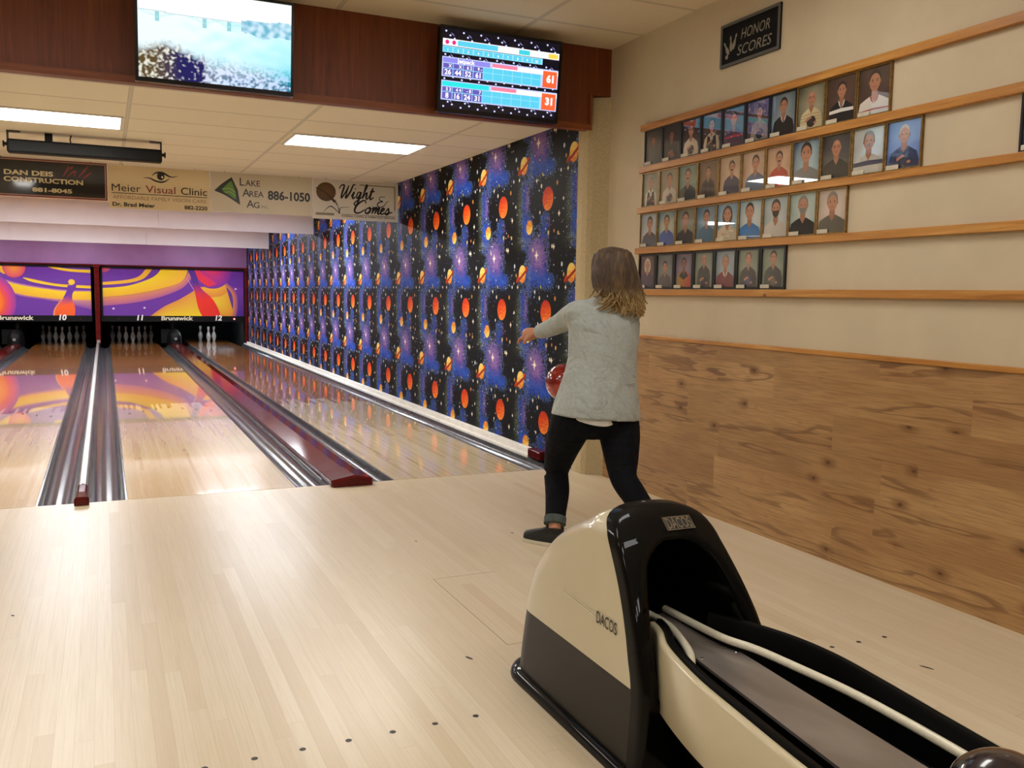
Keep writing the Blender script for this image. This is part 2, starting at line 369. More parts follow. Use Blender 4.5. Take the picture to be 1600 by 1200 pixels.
# ------------------------------------------------------------------ mesh builder
class MB:
    def __init__(s): s.v = []; s.f = []; s.mi = []; s.c = []; s.cur = 0; s.col = (0.5, 0.5, 0.5)
    def add(s, vs, fs, col=None, cols=None, mi=None):
        o = len(s.v); s.v += [tuple(p) for p in vs]
        for f in fs:
            s.f.append([o + i for i in f]); s.mi.append(s.cur if mi is None else mi)
            s.c.append([cols[i] for i in f] if cols else [(col or s.col)] * len(f))
        return s
    def box(s, a, b, **k):
        (x0, y0, z0), (x1, y1, z1) = a, b
        v = [(x0, y0, z0), (x1, y0, z0), (x1, y1, z0), (x0, y1, z0), (x0, y0, z1), (x1, y0, z1), (x1, y1, z1), (x0, y1, z1)]
        return s.add(v, [(0, 3, 2, 1), (4, 5, 6, 7), (0, 1, 5, 4), (1, 2, 6, 5), (2, 3, 7, 6), (3, 0, 4, 7)], **k)
    def prism(s, pts, fn, d0, d1, **k):
        """2-D polygon extruded from depth d0 to d1, fn(a, b, d) -> point"""
        n = len(pts); v = [fn(a, b, d0) for a, b in pts] + [fn(a, b, d1) for a, b in pts]
        return s.add(v, [tuple(range(n))[::-1], tuple(range(n, 2 * n))] + [(i, (i + 1) % n, n + (i + 1) % n, n + i) for i in range(n)], **k)
    def rings(s, rs, close=True, cap0=True, cap1=True, **k):
        n = len(rs[0]); v = [p for r in rs for p in r]; f = []
        for i in range(len(rs) - 1):
            for j in range(n if close else n - 1):
                j2 = (j + 1) % n; f.append((i * n + j, i * n + j2, (i + 1) * n + j2, (i + 1) * n + j))
        if cap0: f.append(tuple(range(n))[::-1])
        if cap1: f.append(tuple((len(rs) - 1) * n + j for j in range(n)))
        return s.add(v, f, **k)
    def tube(s, pts, rad, n=10, caps=True, flat=1.0, **k):
        pts = [Vector(p) for p in pts]; rs = []; up = Vector((0.13, 0.21, 0.97))
        if not isinstance(rad, (list, tuple)): rad = [rad] * len(pts)
        for i, p in enumerate(pts):
            t = (pts[min(i + 1, len(pts) - 1)] - pts[max(i - 1, 0)]).normalized()
            a = t.cross(up)
            if a.length < 0.05: a = t.cross(Vector((1, 0, 0)))
            a.normalize(); b = t.cross(a).normalized()
            rs.append([p + a * (rad[i] * math.cos(2 * PI * j / n)) + b * (rad[i] * flat * math.sin(2 * PI * j / n)) for j in range(n)])
        return s.rings(rs, True, caps, caps, **k)
    def lathe(s, prof, c, n=20, axis='z', **k):
        rs = []
        for r, h in prof:
            r = max(r, 1e-4)
            if axis == 'z': rs.append([(c[0] + r * math.cos(2 * PI * j / n), c[1] + r * math.sin(2 * PI * j / n), c[2] + h) for j in range(n)])
            elif axis == 'x': rs.append([(c[0] + h, c[1] + r * math.cos(2 * PI * j / n), c[2] + r * math.sin(2 * PI * j / n)) for j in range(n)])
            else: rs.append([(c[0] + r * math.sin(2 * PI * j / n), c[1] + h, c[2] + r * math.cos(2 * PI * j / n)) for j in range(n)])
        return s.rings(rs, True, True, True, **k)
    def ell(s, c, r, n=16, m=10, rot=None, **k):
        rs = []
        for i in range(m + 1):
            t = PI * i / m; rr = max(math.sin(t), 1e-3)
            ring = []
            for j in range(n):
                p = Vector((r[0] * rr * math.cos(2 * PI * j / n), r[1] * rr * math.sin(2 * PI * j / n), -r[2] * math.cos(t)))
                if rot is not None: p = rot @ p
                ring.append(p + Vector(c))
            rs.append(ring)
        return s.rings(rs, True, True, True, **k)
    def build(s, name, mats, parent=None, smooth=False, bevel=0.0, seg=2, fuse=0.0, soft=0, auto=35):
        me = bpy.data.meshes.new(name); me.from_pydata(s.v, [], s.f)
        if isinstance(mats, str): mats = [mats]
        for m in mats: me.materials.append(M[m])
        for p, i in zip(me.polygons, s.mi): p.material_index = min(i, len(mats) - 1)
        if not fuse:
            ca = me.color_attributes.new('Col', 'FLOAT_COLOR', 'CORNER'); li = 0; flat = []
            for cs in s.c:
                for c in cs: flat += [c[0], c[1], c[2], 1.0]
            ca.data.foreach_set('color', flat)
        if fuse or s.v:
            bm = bmesh.new(); bm.from_mesh(me)
            if any(len(f.verts) > 3 for f in bm.faces) and fuse:
                bmesh.ops.triangulate(bm, faces=bm.faces)
            if fuse: bmesh.ops.recalc_face_normals(bm, faces=bm.faces)
            bm.to_mesh(me); bm.free()
        o = bpy.data.objects.new(name, me); COL.objects.link(o)
        if fuse:
            r = o.modifiers.new('fuse', 'REMESH'); r.mode = 'VOXEL'; r.voxel_size = fuse; r.use_smooth_shade = True
            if soft:
                q = o.modifiers.new('soft', 'SMOOTH'); q.factor = 0.5; q.iterations = soft
            dg = bpy.context.evaluated_depsgraph_get(); me2 = bpy.data.meshes.new_from_object(o.evaluated_get(dg))
            me2.name = name; o.modifiers.clear(); o.data = me2
            if not me2.materials:
                for m in mats: me2.materials.append(M[m])
            me2.polygons.foreach_set('use_smooth', [True] * len(me2.polygons))
        elif bevel:
            b = o.modifiers.new('bevel', 'BEVEL'); b.width = bevel; b.segments = seg; b.limit_method = 'ANGLE'; b.angle_limit = math.radians(35)
        if smooth and not fuse:
            me.polygons.foreach_set('use_smooth', [True] * len(me.polygons))
            if auto:
                try: me.set_sharp_from_angle(angle=math.radians(auto))
                except Exception: pass
        if parent: place(o, parent)
        return o
def place(o, parent):
    o.parent = parent; o.matrix_parent_inverse = Matrix.Translation(-Vector(parent.location)) if parent.type == 'EMPTY' else Matrix.Identity(4)
    return o
def thing(name, label, cat, loc=(0, 0, 0), group=None):
    o = bpy.data.objects.new(name, None); COL.objects.link(o); o.location = loc; o.empty_display_size = 0.1
    return tag(o, label, cat, group)
def tag(o, label, cat, group=None, kind=None):
    o['label'] = label; o['category'] = cat
    if group: o['group'] = group
    if kind: o['kind'] = kind
    return o
def struct(o):
    o['kind'] = 'structure'; return o
_txt = {}
def text(mb, s, fn, size, x=0.0, y=0.0, align='LEFT', bold=0.0, shear=0.0, sx=1.0, d=0.001, col=(1, 1, 1), space=1.0, mi=None, fit=None, thick=0.0):
    """lettering as flat faces: fn(a, b, depth) -> point"""
    cu = bpy.data.curves.new('tmp', 'FONT'); cu.body = s; cu.size = size; cu.offset = bold * size; cu.shear = shear; cu.space_character = space
    cu.resolution_u = 3; cu.align_x = 'LEFT'
    o = bpy.data.objects.new('tmp', cu); me = o.to_mesh()
    vs = [tuple(v.co) for v in me.vertices]; fs = [tuple(p.vertices) for p in me.polygons]; o.to_mesh_clear()
    bpy.data.objects.remove(o); bpy.data.curves.remove(cu)
    if not vs: return
    x0 = min(v[0] for v in vs); x1 = max(v[0] for v in vs)
    if fit: sx = fit / (x1 - x0)
    w = (x1 - x0) * sx; off = {'LEFT': 0, 'CENTER': -w / 2, 'RIGHT': -w}[align]
    mb.add([fn(x + off + (v[0] - x0) * sx, y + v[1], d) for v in vs], fs, col=col, mi=mi)
def stroke(mb, pts, w, fn, d, col, mi=None, n=6, smooth=True):
    """a flat pen line of varying width through 2-D points"""
    P = [Vector((a, b)) for a, b in pts]
    if smooth: P = spline(P, n)
    if not isinstance(w, (list, tuple)): w = [w] * 2
    L = []; R = []
    for i, p in enumerate(P):
        t = (P[min(i + 1, len(P) - 1)] - P[max(i - 1, 0)]); t = t.normalized() if t.length > 1e-9 else Vector((1, 0))
        q = i / max(1, len(P) - 1) * (len(w) - 1); k = min(int(q), len(w) - 2); ww = w[k] + (w[k + 1] - w[k]) * (q - k)
        nn = Vector((-t.y, t.x)) * ww / 2; L.append(p + nn); R.append(p - nn)
    vs = [fn(p.x, p.y, d) for p in L] + [fn(p.x, p.y, d) for p in R]; m = len(P)
    mb.add(vs, [(m + i, m + i + 1, i + 1, i) for i in range(m - 1)], col=col, mi=mi)
def spline(P, n=6):
    out = []
    for i in range(len(P) - 1):
        a = P[max(i - 1, 0)]; b = P[i]; c = P[i + 1]; d = P[min(i + 2, len(P) - 1)]
        for k in range(n):
            t = k / n
            out.append(0.5 * ((2 * b) + (c - a) * t + (2 * a - 5 * b + 4 * c - d) * t * t + (3 * b - a - 3 * c + d) * t ** 3))
    out.append(P[-1]); return out
def disc(mb, cx, cy, rx, ry, fn, d, col, col2=None, n=24, rot=0.0, mi=None):
    c, s = math.cos(rot), math.sin(rot)
    pts = [(cx + rx * math.cos(2 * PI * i / n) * c - ry * math.sin(2 * PI * i / n) * s, cy + rx * math.cos(2 * PI * i / n) * s + ry * math.sin(2 * PI * i / n) * c) for i in range(n)]
    vs = [fn(cx, cy, d)] + [fn(a, b, d) for a, b in pts]
    mb.add(vs, [(0, 1 + i, 1 + (i + 1) % n) for i in range(n)], cols=[col] + [col2 or col] * n, mi=mi)
def poly(mb, pts, fn, d, col, mi=None):
    cols = None
    if callable(col): cols = [col(a, b) for a, b in pts]
    mb.add([fn(a, b, d) for a, b in pts], [tuple(range(len(pts)))], col=None if cols else col, cols=cols, mi=mi)
def band(mb, top, bot, fn, d, ct, cb=None, n=8, mi=None):
    """area between two 2-D curves"""
    A = spline([Vector(p) for p in top], n); B = spline([Vector(p) for p in bot], n)
    def res(L, k):
        out = []
        for i in range(k):
            q = i / (k - 1) * (len(L) - 1); j = min(int(q), len(L) - 2); out.append(L[j].lerp(L[j + 1], q - j))
        return out
    k = 30; A = res(A, k); B = res(B, k)
    vs = [fn(p.x, p.y, d) for p in A] + [fn(p.x, p.y, d) for p in B]
    cc = [ct(p.x, p.y) if callable(ct) else ct for p in A]; cd = [(cb or ct)(p.x, p.y) if callable(cb or ct) else (cb or ct) for p in B]
    mb.add(vs, [(k + i, k + i + 1, i + 1, i) for i in range(k - 1)], cols=cc + cd, mi=mi)
def mixc(a, b, t):
    t = max(0, min(1, t)); return tuple(x + (y - x) * t for x, y in zip(a, b))

# =================================================================== the room
XR = 3.262        # wall beside the approach
XG = 3.15         # papered wall beside the lanes
XL = -4.0
ZC = 3.095; ZL = 2.645
def front(x0, y0, z0): return lambda a, b, d: (x0 + a, y0 - d, z0 + b)
def side(x0, y0, z0): return lambda a, b, d: (x0 - d, y0 - a, z0 + b)

def build_room():
    mb = MB().box((XL, -9.2, -0.2), (XR, 0.0, 0.0)); mb.cur = 1; top = lambda a, b, d: (a, b, d)
    for x0, x1 in ((1.762, 2.822), (0.0, 1.06), (-1.582, -0.522), (-3.344, -2.284)):      # guide dots let into the boards
        for k in range(-3, 4): disc(mb, (x0 + x1) / 2 + k * 0.137, -3.563 - 0.0, 0.010, 0.010, top, 0.0005, (0, 0, 0), n=12)
    for a0, b0, a1, b1 in ((1.270, -3.07, 1.274, -2.215), (1.270, -2.217, 1.585, -2.213), (1.270, -3.072, 1.50, -3.068)):   # hatch in the boards
        mb.add([(a0, b0, 0.0004), (a1, b0, 0.0004), (a1, b1, 0.0004), (a0, b1, 0.0004)], [(0, 1, 2, 3)], mi=2)
    for x, y, l in ((-0.477, -2.03, 0.012), (1.968, -3.32, 0.012), (2.613, -3.844, 0.028), (1.40, -1.57, 0.01), (1.09, -3.13, 0.02)): disc(mb, x, y, 0.006, l, top, 0.0005, (0, 0, 0), n=10, rot=0.4)
    struct(mb.build('floor', ['approach maple', 'dark metal', 'floor seam']))
    struct(MB().box((XL, 0.0, -0.32), (XG, 20.2, -0.24)).build('floor_lanes', 'pit black'))
    wr = struct(MB().box((XR, -9.2, -0.2), (XR + 0.15, -0.1, ZC + 0.1)).build('wall_right', 'wall paint'))
    MB().box((XR - 0.009, -9.2, 0.0), (XR, -0.372, 1.052)).build('wainscot', 'wainscot laminate', wr)
    MB().box((XR - 0.016, -9.2, 1.052), (XR, -0.372, 1.078)).build('wainscot_cap', 'rail pine', wr, bevel=0.004)
    struct(MB().box((XG, -0.12, -0.25), (XG + 0.2, 20.2, ZL + 0.1)).build('wall_lanes', 'space wallpaper'))
    struct(MB().box((XL - 0.15, -9.2, -0.25), (XL, 20.2, ZC + 0.1)).build('wall_left', 'brown wall paint'))
    struct(MB().box((XL - 0.15, -9.35, -0.2), (XR + 0.15, -9.2, ZC + 0.1)).build('wall_back', 'brown wall paint'))
    struct(MB().box((XL, -9.2, ZC), (XR, -0.30, ZC + 0.1)).build('ceiling', 'approach ceiling tile'))
    struct(MB().box((XL, -0.24, ZL), (XG, 17.2, ZL + 0.1)).build('ceiling_lanes', 'lane ceiling tile'))
    mb = MB(); mb.prism([(XG + 0.05, -0.10), (3.128, -0.115), (3.128, -0.19), (3.138, -0.245), (3.159, -0.279), (XR + 0.03, -0.368), (XR + 0.03, -0.10)][::-1], lambda a, b, d: (a, b, d), 0.0, 2.76)
    struct(mb.build('column', 'column paint'))
    mb = MB(); mb.prism([(XL, 2.522), (3.105, 2.522), (3.105, 2.765), (XR, 2.765), (XR, ZC), (XL, ZC)], lambda a, b, d: (a, d, b), -0.335, -0.24)
    w = struct(mb.build('wall_soffit', 'soffit veneer'))
    MB().box((XL, -0.352, 2.515), (3.105, -0.335, 2.556)).box((3.088, -0.352, 2.556), (3.105, -0.335, 2.765)).build('soffit_edge', 'soffit lip wood', w)
    mb = MB()
    for k in range(4): mb.box((-0.745 - 1.22 * k if k else 0.47, -0.339, 2.556), (-0.742 - 1.22 * k if k else 0.473, -0.335, ZC))
    mb.build('panel_seam', 'soffit lip wood', w)
    # hanging white boards above the lanes and the purple board over the pin decks
    for y, zb in ((9.24, 2.288), (13.78, 2.222)):
        mb = MB(); x = XG
        while x > XL:
            x2 = max(XL, x - 2.44); mb.box((x2 + 0.004, y, zb), (x, y + 0.03, ZL)); x = x2
        struct(mb.build('wall_hanging_board', 'white board'))
    struct(MB().box((XL, 17.12, 1.82), (XG, 17.2, ZL)).build('wall_purple', 'purple board'))
    # dark machinery space behind the pins
    mb = MB().box((XL, 20.1, -0.25), (XG, 20.2, ZL)).box((XL, 17.22, 1.83), (XG, 20.1, 1.9))
    for x0, x1 in ((-0.29, -0.236), (3.07, XG), (-3.66, -3.58), (1.38, 1.43), (-1.96, -1.9)): mb.box((x0, 17.25, -0.22), (x1, 20.1, 1.83))
    struct(mb.build('wall_pit', 'pit black'))
    struct(MB().box((3.056, 0.52, -0.20), (XG, 17.1, 0.015)).box((3.098, 0.52, 0.015), (XG, 17.1, 0.058)).build('baseboard_lanes', 'ledge white', bevel=0.006))
build_room()

# ------------------------------------------------------------------- lights of the room
def panel(mat, x, y, z, label, group, dx=1.2, dy=0.6):
    t = thing('ceiling_light', label, 'ceiling light', (x, y, z), group)
    mb = MB(); a, b, w = dx / 2 - 0.008, dy / 2 - 0.008, 0.022
    for p, q in (((x - a, y - b), (x + a, y - b + w)), ((x - a, y + b - w), (x + a, y + b)), ((x - a, y - b + w), (x - a + w, y + b - w)), ((x + a - w, y - b + w), (x + a, y + b - w))):
        mb.box((*p, z - 0.012), (*q, z))
    mb.build('frame', 'ledge white', t)
    MB().box((x - a + w, y - b + w, z - 0.008), (x + a - w, y + b - w, z - 0.001)).build('diffuser', mat, t)
def build_lights():
    panel('lane diffuser', -0.52, 1.84, ZL, 'long white ceiling light above the lanes, under the big landscape screen', 'ceiling lights over the lanes')
    panel('lane diffuser', 1.965, 1.90, ZL, 'white ceiling light above the lanes, nearer the space wallpaper', 'ceiling lights over the lanes')
    panel('lane diffuser', -2.99, 1.90, ZL, 'ceiling light above the lanes beyond the left edge of the photo', 'ceiling lights over the lanes')
    for x in (1.877, -0.523, -2.923):
        for y in (-2.84, -5.24, -7.64):
            panel('front diffuser', x, y, ZC, 'ceiling light above the approach, overhead and behind the viewer', 'ceiling lights over the approach')
    for y in (7.0, 11.6, 15.6):
        for x in (2.0, -0.6, -2.9):
            panel('far diffuser' if y < 15 else 'mask diffuser', x, y, ZL, 'ceiling light above the lanes hidden behind the hanging boards', 'ceiling lights behind the hanging boards')
build_lights()

# =================================================================== lanes
LANES = {12: (1.762, 2.822), 11: (0.0, 1.06), 10: (-1.582, -0.522), 9: (-3.344, -2.284)}
def build_lanes():
    where = {12: 'beside the space wallpaper', 11: 'in the middle, under the 11 sign', 10: 'under the 10 sign', 9: 'at the far left edge'}
    for n, (x0, x1) in LANES.items():
        mb = MB(); mb.box((x0, 0.012, -0.12), (x1, 19.25, 0.0))
        mb.cur = 1; xc = (x0 + x1) / 2
        for k in range(-3, 4):
            x = xc + k * 0.1385; y = 4.66 - abs(k) * 0.145
            mb.add([(x - 0.011, y, 0.0006), (x, y - 0.02, 0.0006), (x + 0.011, y, 0.0006), (x, y + 0.15, 0.0006)], [(0, 1, 2, 3)])
        o = mb.build('bowling_lane', ['lane wood', 'maroon'])
        tag(o, f'glossy wooden bowling lane {where[n]}', 'bowling lane', 'bowling lanes')
def gutter(x0, x1, label, y1=17.2):
    mb = MB(); n = 12; r = (x1 - x0) / 2; xc = (x0 + x1) / 2; pr = [(x0 + 0.001, -0.2), (x0 + 0.001, -0.004)]
    for i in range(n + 1):
        t = PI - PI * i / n; pr.append((xc + (r - 0.012) * math.cos(t), -0.006 - 0.085 * math.sin(t)))
    pr += [(x1 - 0.001, -0.004), (x1 - 0.001, -0.2)]
    mb.prism(pr, lambda a, b, d: (a, d, b), 0.006, y1)
    o = mb.build('gutter', 'gutter grey', smooth=True, auto=50); tag(o, label, 'gutter', 'lane gutters')
def build_divisions():
    gutter(2.822, 3.056, 'grey gutter between the right-hand lane and the papered wall')
    gutter(1.565, 1.762, 'narrow grey gutter left of the lane beside the papered wall')
    gutter(1.06, 1.292, 'grey gutter left of the broad maroon division')
    gutter(-0.236, 0.0, 'grey gutter right of the slim silver divider')
    gutter(-0.522, -0.289, 'grey gutter left of the slim silver divider')
    gutter(-1.815, -1.582, 'grey gutter at the left edge of lane 10')
    gutter(-2.284, -2.08, 'grey gutter at the right edge of lane 9')
    gable = lambda x0, x1, e, r: [(x0, -0.2), (x1, -0.2), (x1, e), ((x0 + x1) / 2 + 0.015, r), (x0, e)]
    pull = lambda a, b, d: (a, d, b)
    for x0, x1, lab in ((1.292, 1.565, 'broad maroon division with a ridged top beside lane 12'), (-2.08, -1.815, 'broad maroon division at the far left beside lane 10')):
        t = thing('lane_division', lab, 'lane divider', ((x0 + x1) / 2, 0, 0), 'maroon divisions')
        mb = MB(); mb.prism(gable(x0 + 0.002, x1 - 0.002, 0.035, 0.062), pull, 0.262, 16.55); mb.build('capping', 'maroon', t, bevel=0.004)
        mb = MB()
        a, c = x0 - 0.008, x1 + 0.012; m = (a + c) / 2 + 0.015
        prof = lambda s, zt, ze: [(a + s, 0.0), (c - s, 0.0), (c - s, ze), (m, zt), (a + s, ze)]
        mb.rings([[(p, -0.10, q) for p, q in prof(0.012, 0.058, 0.03)], [(p, -0.075, q) for p, q in prof(0.0, 0.075, 0.045)], [(p, 0.26, q) for p, q in prof(0.002, 0.072, 0.043)]])
        mb.build('end_cap', 'maroon', t, bevel=0.004)
        # ball accelerator hood at the pit end
        h = MB(); xc = (x0 + x1) / 2
        rs = []
        for y, w, zt in ((16.62, 0.05, 0.16), (16.66, 0.11, 0.26), (16.76, 0.135, 0.33), (16.95, 0.15, 0.36), (17.24, 0.16, 0.37)):
            rs.append([(xc + w * math.cos(PI * i / 12) * (1 if i not in (0, 12) else 1.1), y, (zt - 0.12) * (math.sin(PI * i / 12) ** 0.7) + (0.12 if 0 < i < 12 else 0.0)) for i in range(13)])
        h.rings(rs); ho = h.build('ball_accelerator', 'black', smooth=True, auto=60)
        tag(ho, 'small dark domed hood at the pit end of the ' + ('division beside lane 12' if x0 > 0 else 'far left division'), 'machine hood', 'ball accelerator hoods')
        MB().lathe([(0.0, 0), (0.03, 0), (0.034, 0.006), (0.03, 0.012), (0.0, 0.012)], (xc, 16.618, 0.15), 16, 'y').build('badge', 'silver', ho)
        MB().box((x0 - 0.16, 17.2, 0.02), (x0 + 0.06, 17.24, 0.36)).build('guard_plate', 'black', ho)
    t = thing('lane_division', 'slim silver divider between lanes 10 and 11', 'lane divider', (-0.262, 0, 0))
    mb = MB(); mb.prism([(-0.289, -0.2), (-0.236, -0.2), (-0.236, 0.045), (-0.245, 0.055), (-0.28, 0.055), (-0.289, 0.045)], pull, 0.30, 16.89)
    mb.build('capping', 'silver', t)
    mb = MB(); mb.rings([[(x, y, z) for x, z in ((-0.293 - s, 0.0), (-0.232 + s, 0.0), (-0.232 + s, zt - 0.012), (-0.244 + s, zt), (-0.281 - s, zt), (-0.293 - s, zt - 0.012))] for y, s, zt in ((-0.075, 0.012, 0.03), (-0.055, 0.012, 0.05), (0.05, 0.0, 0.062), (0.30, 0.0, 0.06))])
    mb.build('end_cap', 'maroon', t, bevel=0.003)
    MB().lathe([(0.0, 0), (0.008, 0), (0.006, 0.003), (0.0, 0.003)], (-0.262, 0.33, 0.055), 10).build('screw', 'black', t)
    mb = MB(); mb.box((3.06, 0.30, 0.0), (XG, 0.53, 0.075)); o = mb.build('ledge_cap', 'maroon', bevel=0.012)
    tag(o, 'small maroon end cap of the white ledge under the papered wall', 'end cap')
build_lanes(); build_divisions()

# ------------------------------------------------------------------- pins
def build_pins():
    prof = [(0.0258, 0), (0.0285, 0.004), (0.0358, 0.019), (0.0455, 0.057), (0.0545, 0.086), (0.0605, 0.114), (0.0577, 0.149), (0.0471, 0.184), (0.0353, 0.219), (0.0260, 0.238),
            (0.0236, 0.254), (0.0228, 0.270), (0.0235, 0.290), (0.0255, 0.305), (0.0297, 0.324), (0.0323, 0.343), (0.0310, 0.358), (0.0250, 0.372), (0.0130, 0.379), (0.0, 0.381)]
    def make():
        t = thing('bowling_pin', '', 'bowling pin')
        MB().lathe(prof, (0, 0, 0), 20).build('body', 'pin white', t, smooth=True, auto=60)
        mb = MB()
        for h, r in ((0.246, 0.0252), (0.272, 0.0236)): mb.lathe([(r - 0.003, -0.006), (r + 0.0006, -0.006), (r + 0.0006, 0.006), (r - 0.003, 0.006)], (0, 0, h), 20)
        mb.build('neck_stripe', 'pin red', t)
        return t
    first = make(); used = [False]
    def put(x, y, lab, g):
        if not used[0]:
            t = first; used[0] = True
        else:
            t = first.copy(); COL.objects.link(t)
            for c in first.children:
                d = c.copy(); COL.objects.link(d); d.parent = t
        t.location = (x, y, 0.0); t['label'] = lab; t['group'] = g
    rows = {0: [0], 1: [-0.1524, 0.1524], 2: [-0.3048, 0, 0.3048], 3: [-0.4572, -0.1524, 0.1524, 0.4572]}
    nm = {(0, 0): 'the head pin', (1, 0): 'second row, left of the head pin', (1, 1): 'second row, right of the head pin',
          (2, 0): 'third row, at left', (2, 2): 'third row, at right', (3, 0): 'back row, left corner', (3, 3): 'back row, right corner'}
    for n in (11, 10):
        xc = sum(LANES[n]) / 2
        for r, xs in rows.items():
            for i, dx in enumerate(xs):
                if (r, i) in nm:
                    wh = 'rack on the middle lane' if n == 11 else 'rack on the left-hand lane'
                    put(xc + dx, 18.29 + r * 0.264, f'dim pin, {wh}, {nm[(r, i)]}', f'pins of the {wh}')
    put(2.180, 18.76, 'bluish white pin standing alone on lane 12, leftmost of the three left', 'pins left standing on lane 12')
    put(2.335, 18.29, 'bright white pin on lane 12, middle of the three left standing', 'pins left standing on lane 12')
    put(2.482, 18.42, 'bright white pin on lane 12, rightmost of the three left standing', 'pins left standing on lane 12')
build_pins()

# ------------------------------------------------------------------- masking units
def build_masks():
    PUR, DPU, YEL, GOL, ORA, RED, PINK, MAG = map(hx, ('6a2f9a', '4f2488', 'f7d21c', 'f2b42c', 'f4641e', 'ee2f1c', 'c8708c', 'd8387a'))
    def unit(x0, x1, label, art, texts):
        t = thing('masking_unit', label, 'masking unit', ((x0 + x1) / 2, 17.1, 0.54), 'masking units above the pin decks')
        z0, z1 = 0.684, 1.80; W, H = x1 - x0, z1 - z0
        fn = lambda a, b, d: (x0 + a * W, 17.06 - d, z0 + b * H)
        mb = MB(); mb.cur = 0
        # clipped art: a ground sheet first, then the shapes
        mb.box((x0 - 0.0, 17.062, z0), (x1, 17.1, z1), col=PUR)
        art(mb, fn)
        # keep everything inside the sheet
        mb.v = [(min(max(v[0], x0), x1), v[1], min(max(v[2], z0), z1)) for v in mb.v]
        mb.build('art_panel', 'mask print', t)
        f = MB()
        f.box((x0 - 0.045, 17.02, z1), (x1 + 0.045, 17.12, z1 + 0.03)).box((x0 - 0.045, 17.02, z0), (x0, 17.12, z1)).box((x1, 17.02, z0), (x1 + 0.012, 17.12, z1))
        f.build('frame', 'black', t, bevel=0.006)
        s = MB().box((x0 - 0.045, 17.03, 0.545), (x1 + 0.012, 17.10, z0)).build('number_strip', 'black', t)
        l = MB(); fs = front(x0, 17.027, 0.575)
        for kind, p, txt in texts:
            if kind == 'n': text(l, txt, fs, 0.175, p * W, 0.005, 'CENTER', bold=0.035, shear=0.15, col=hx('f0eee8'))
            elif kind == 'b': text(l, txt, fs, 0.135, p * W, 0.008, 'CENTER', bold=0.03, shear=0.05, col=hx('e6dfc4'), fit=0.72)
            elif kind == 'r': text(l, txt, fs, 0.07, p * W, 0.02, 'CENTER', bold=0.03, col=hx('5a1010'))
        l.build('lettering', 'sign print', s)
        return t, s
    def art_right(mb, fn):
        K = [0]
        def d(): K[0] += 1; return K[0] * 0.0006
        band(mb, [(-0.05, 0.69), (0.15, 0.75), (0.25, 0.84), (0.305, 1.03)], [(-0.05, 0.63), (0.17, 0.69), (0.285, 0.80), (0.35, 1.03)], fn, d(), GOL)
        band(mb, [(-0.05, 0.57), (0.15, 0.62), (0.30, 0.76), (0.37, 0.88), (0.41, 1.03)], [(-0.05, 0.37), (0.20, 0.45), (0.40, 0.58), (0.55, 0.75), (0.60, 1.03)], fn, d(), YEL, GOL)
        band(mb, [(-0.05, 0.365), (0.20, 0.445), (0.40, 0.575), (0.55, 0.745), (0.605, 1.0)], [(-0.05, 0.19), (0.20, 0.27), (0.40, 0.41), (0.55, 0.60), (0.615, 0.80)], fn, d(), hx('e08a58'), hx('b05a90'))
        band(mb, [(0.31, -0.03), (0.42, 0.20), (0.53, 0.36), (0.64, 0.56)], [(0.40, -0.03), (0.50, -0.03), (0.60, -0.03), (0.70, -0.03)], fn, d(), hx('e0903c'), YEL)
        k = d(); disc(mb, 0.80, 0.30, 0.145, 0.45, fn, k, hx('f6d038'), hx('ee9a2a'), 40)
        band(mb, [(0.66, 0.66), (0.74, 0.60), (0.80, 0.61), (0.86, 0.70)], [(0.72, 0.40), (0.78, 0.42), (0.84, 0.45), (0.90, 0.60)], fn, d(), GOL, hx('e8903c'))
        band(mb, [(0.86, 0.74), (0.92, 0.66), (1.02, 0.60)], [(0.93, -0.03), (0.96, -0.03), (1.02, -0.03)], fn, d(), hx('7a3aa0'), DPU)
        band(mb, [(0.85, 0.70), (0.91, 0.50), (0.92, 0.20), (0.90, -0.03)], [(0.875, 0.74), (0.945, 0.52), (0.955, 0.20), (0.94, -0.03)], fn, d(), hx('e8902c'), hx('94489c'))
        disc(mb, 0.77, 1.03, 0.145, 0.43, fn, d(), hx('e8305a'), hx('7a30a0'), 40)
        band(mb, [(0.63, 1.03), (0.66, 0.84), (0.69, 0.74), (0.74, 0.64)], [(0.66, 1.03), (0.71, 0.9), (0.75, 0.82), (0.80, 0.70)], fn, d(), RED, hx('e0306a'))
        gp = lambda a, b: mixc(RED, DPU, (b - 0.42) / 0.3)
        L = [(0.583, 1.03), (0.612, 0.86), (0.628, 0.70), (0.642, 0.50), (0.655, 0.28), (0.672, 0.12), (0.695, -0.03)]
        R = [(0.635, 1.03), (0.658, 0.86), (0.672, 0.70), (0.70, 0.56), (0.755, 0.42), (0.80, 0.22), (0.832, -0.03)]
        band(mb, L, R, fn, d(), gp)
        stroke(mb, [(0.592, 0.78), (0.615, 0.66), (0.634, 0.56)], [0.004, 0.004], fn, d(), hx('e0a0b8'))
        disc(mb, 0.005, 1.0, 0.05, 0.10, fn, d(), hx('e84a3c'), hx('b04a80'))
        for a, b in ((0.07, 0.15), (0.282, 0.17), (0.94, 0.60)): disc(mb, a, b, 0.009, 0.024, fn, d(), (1, 0.95, 1), hx('c08ad0'), 10)
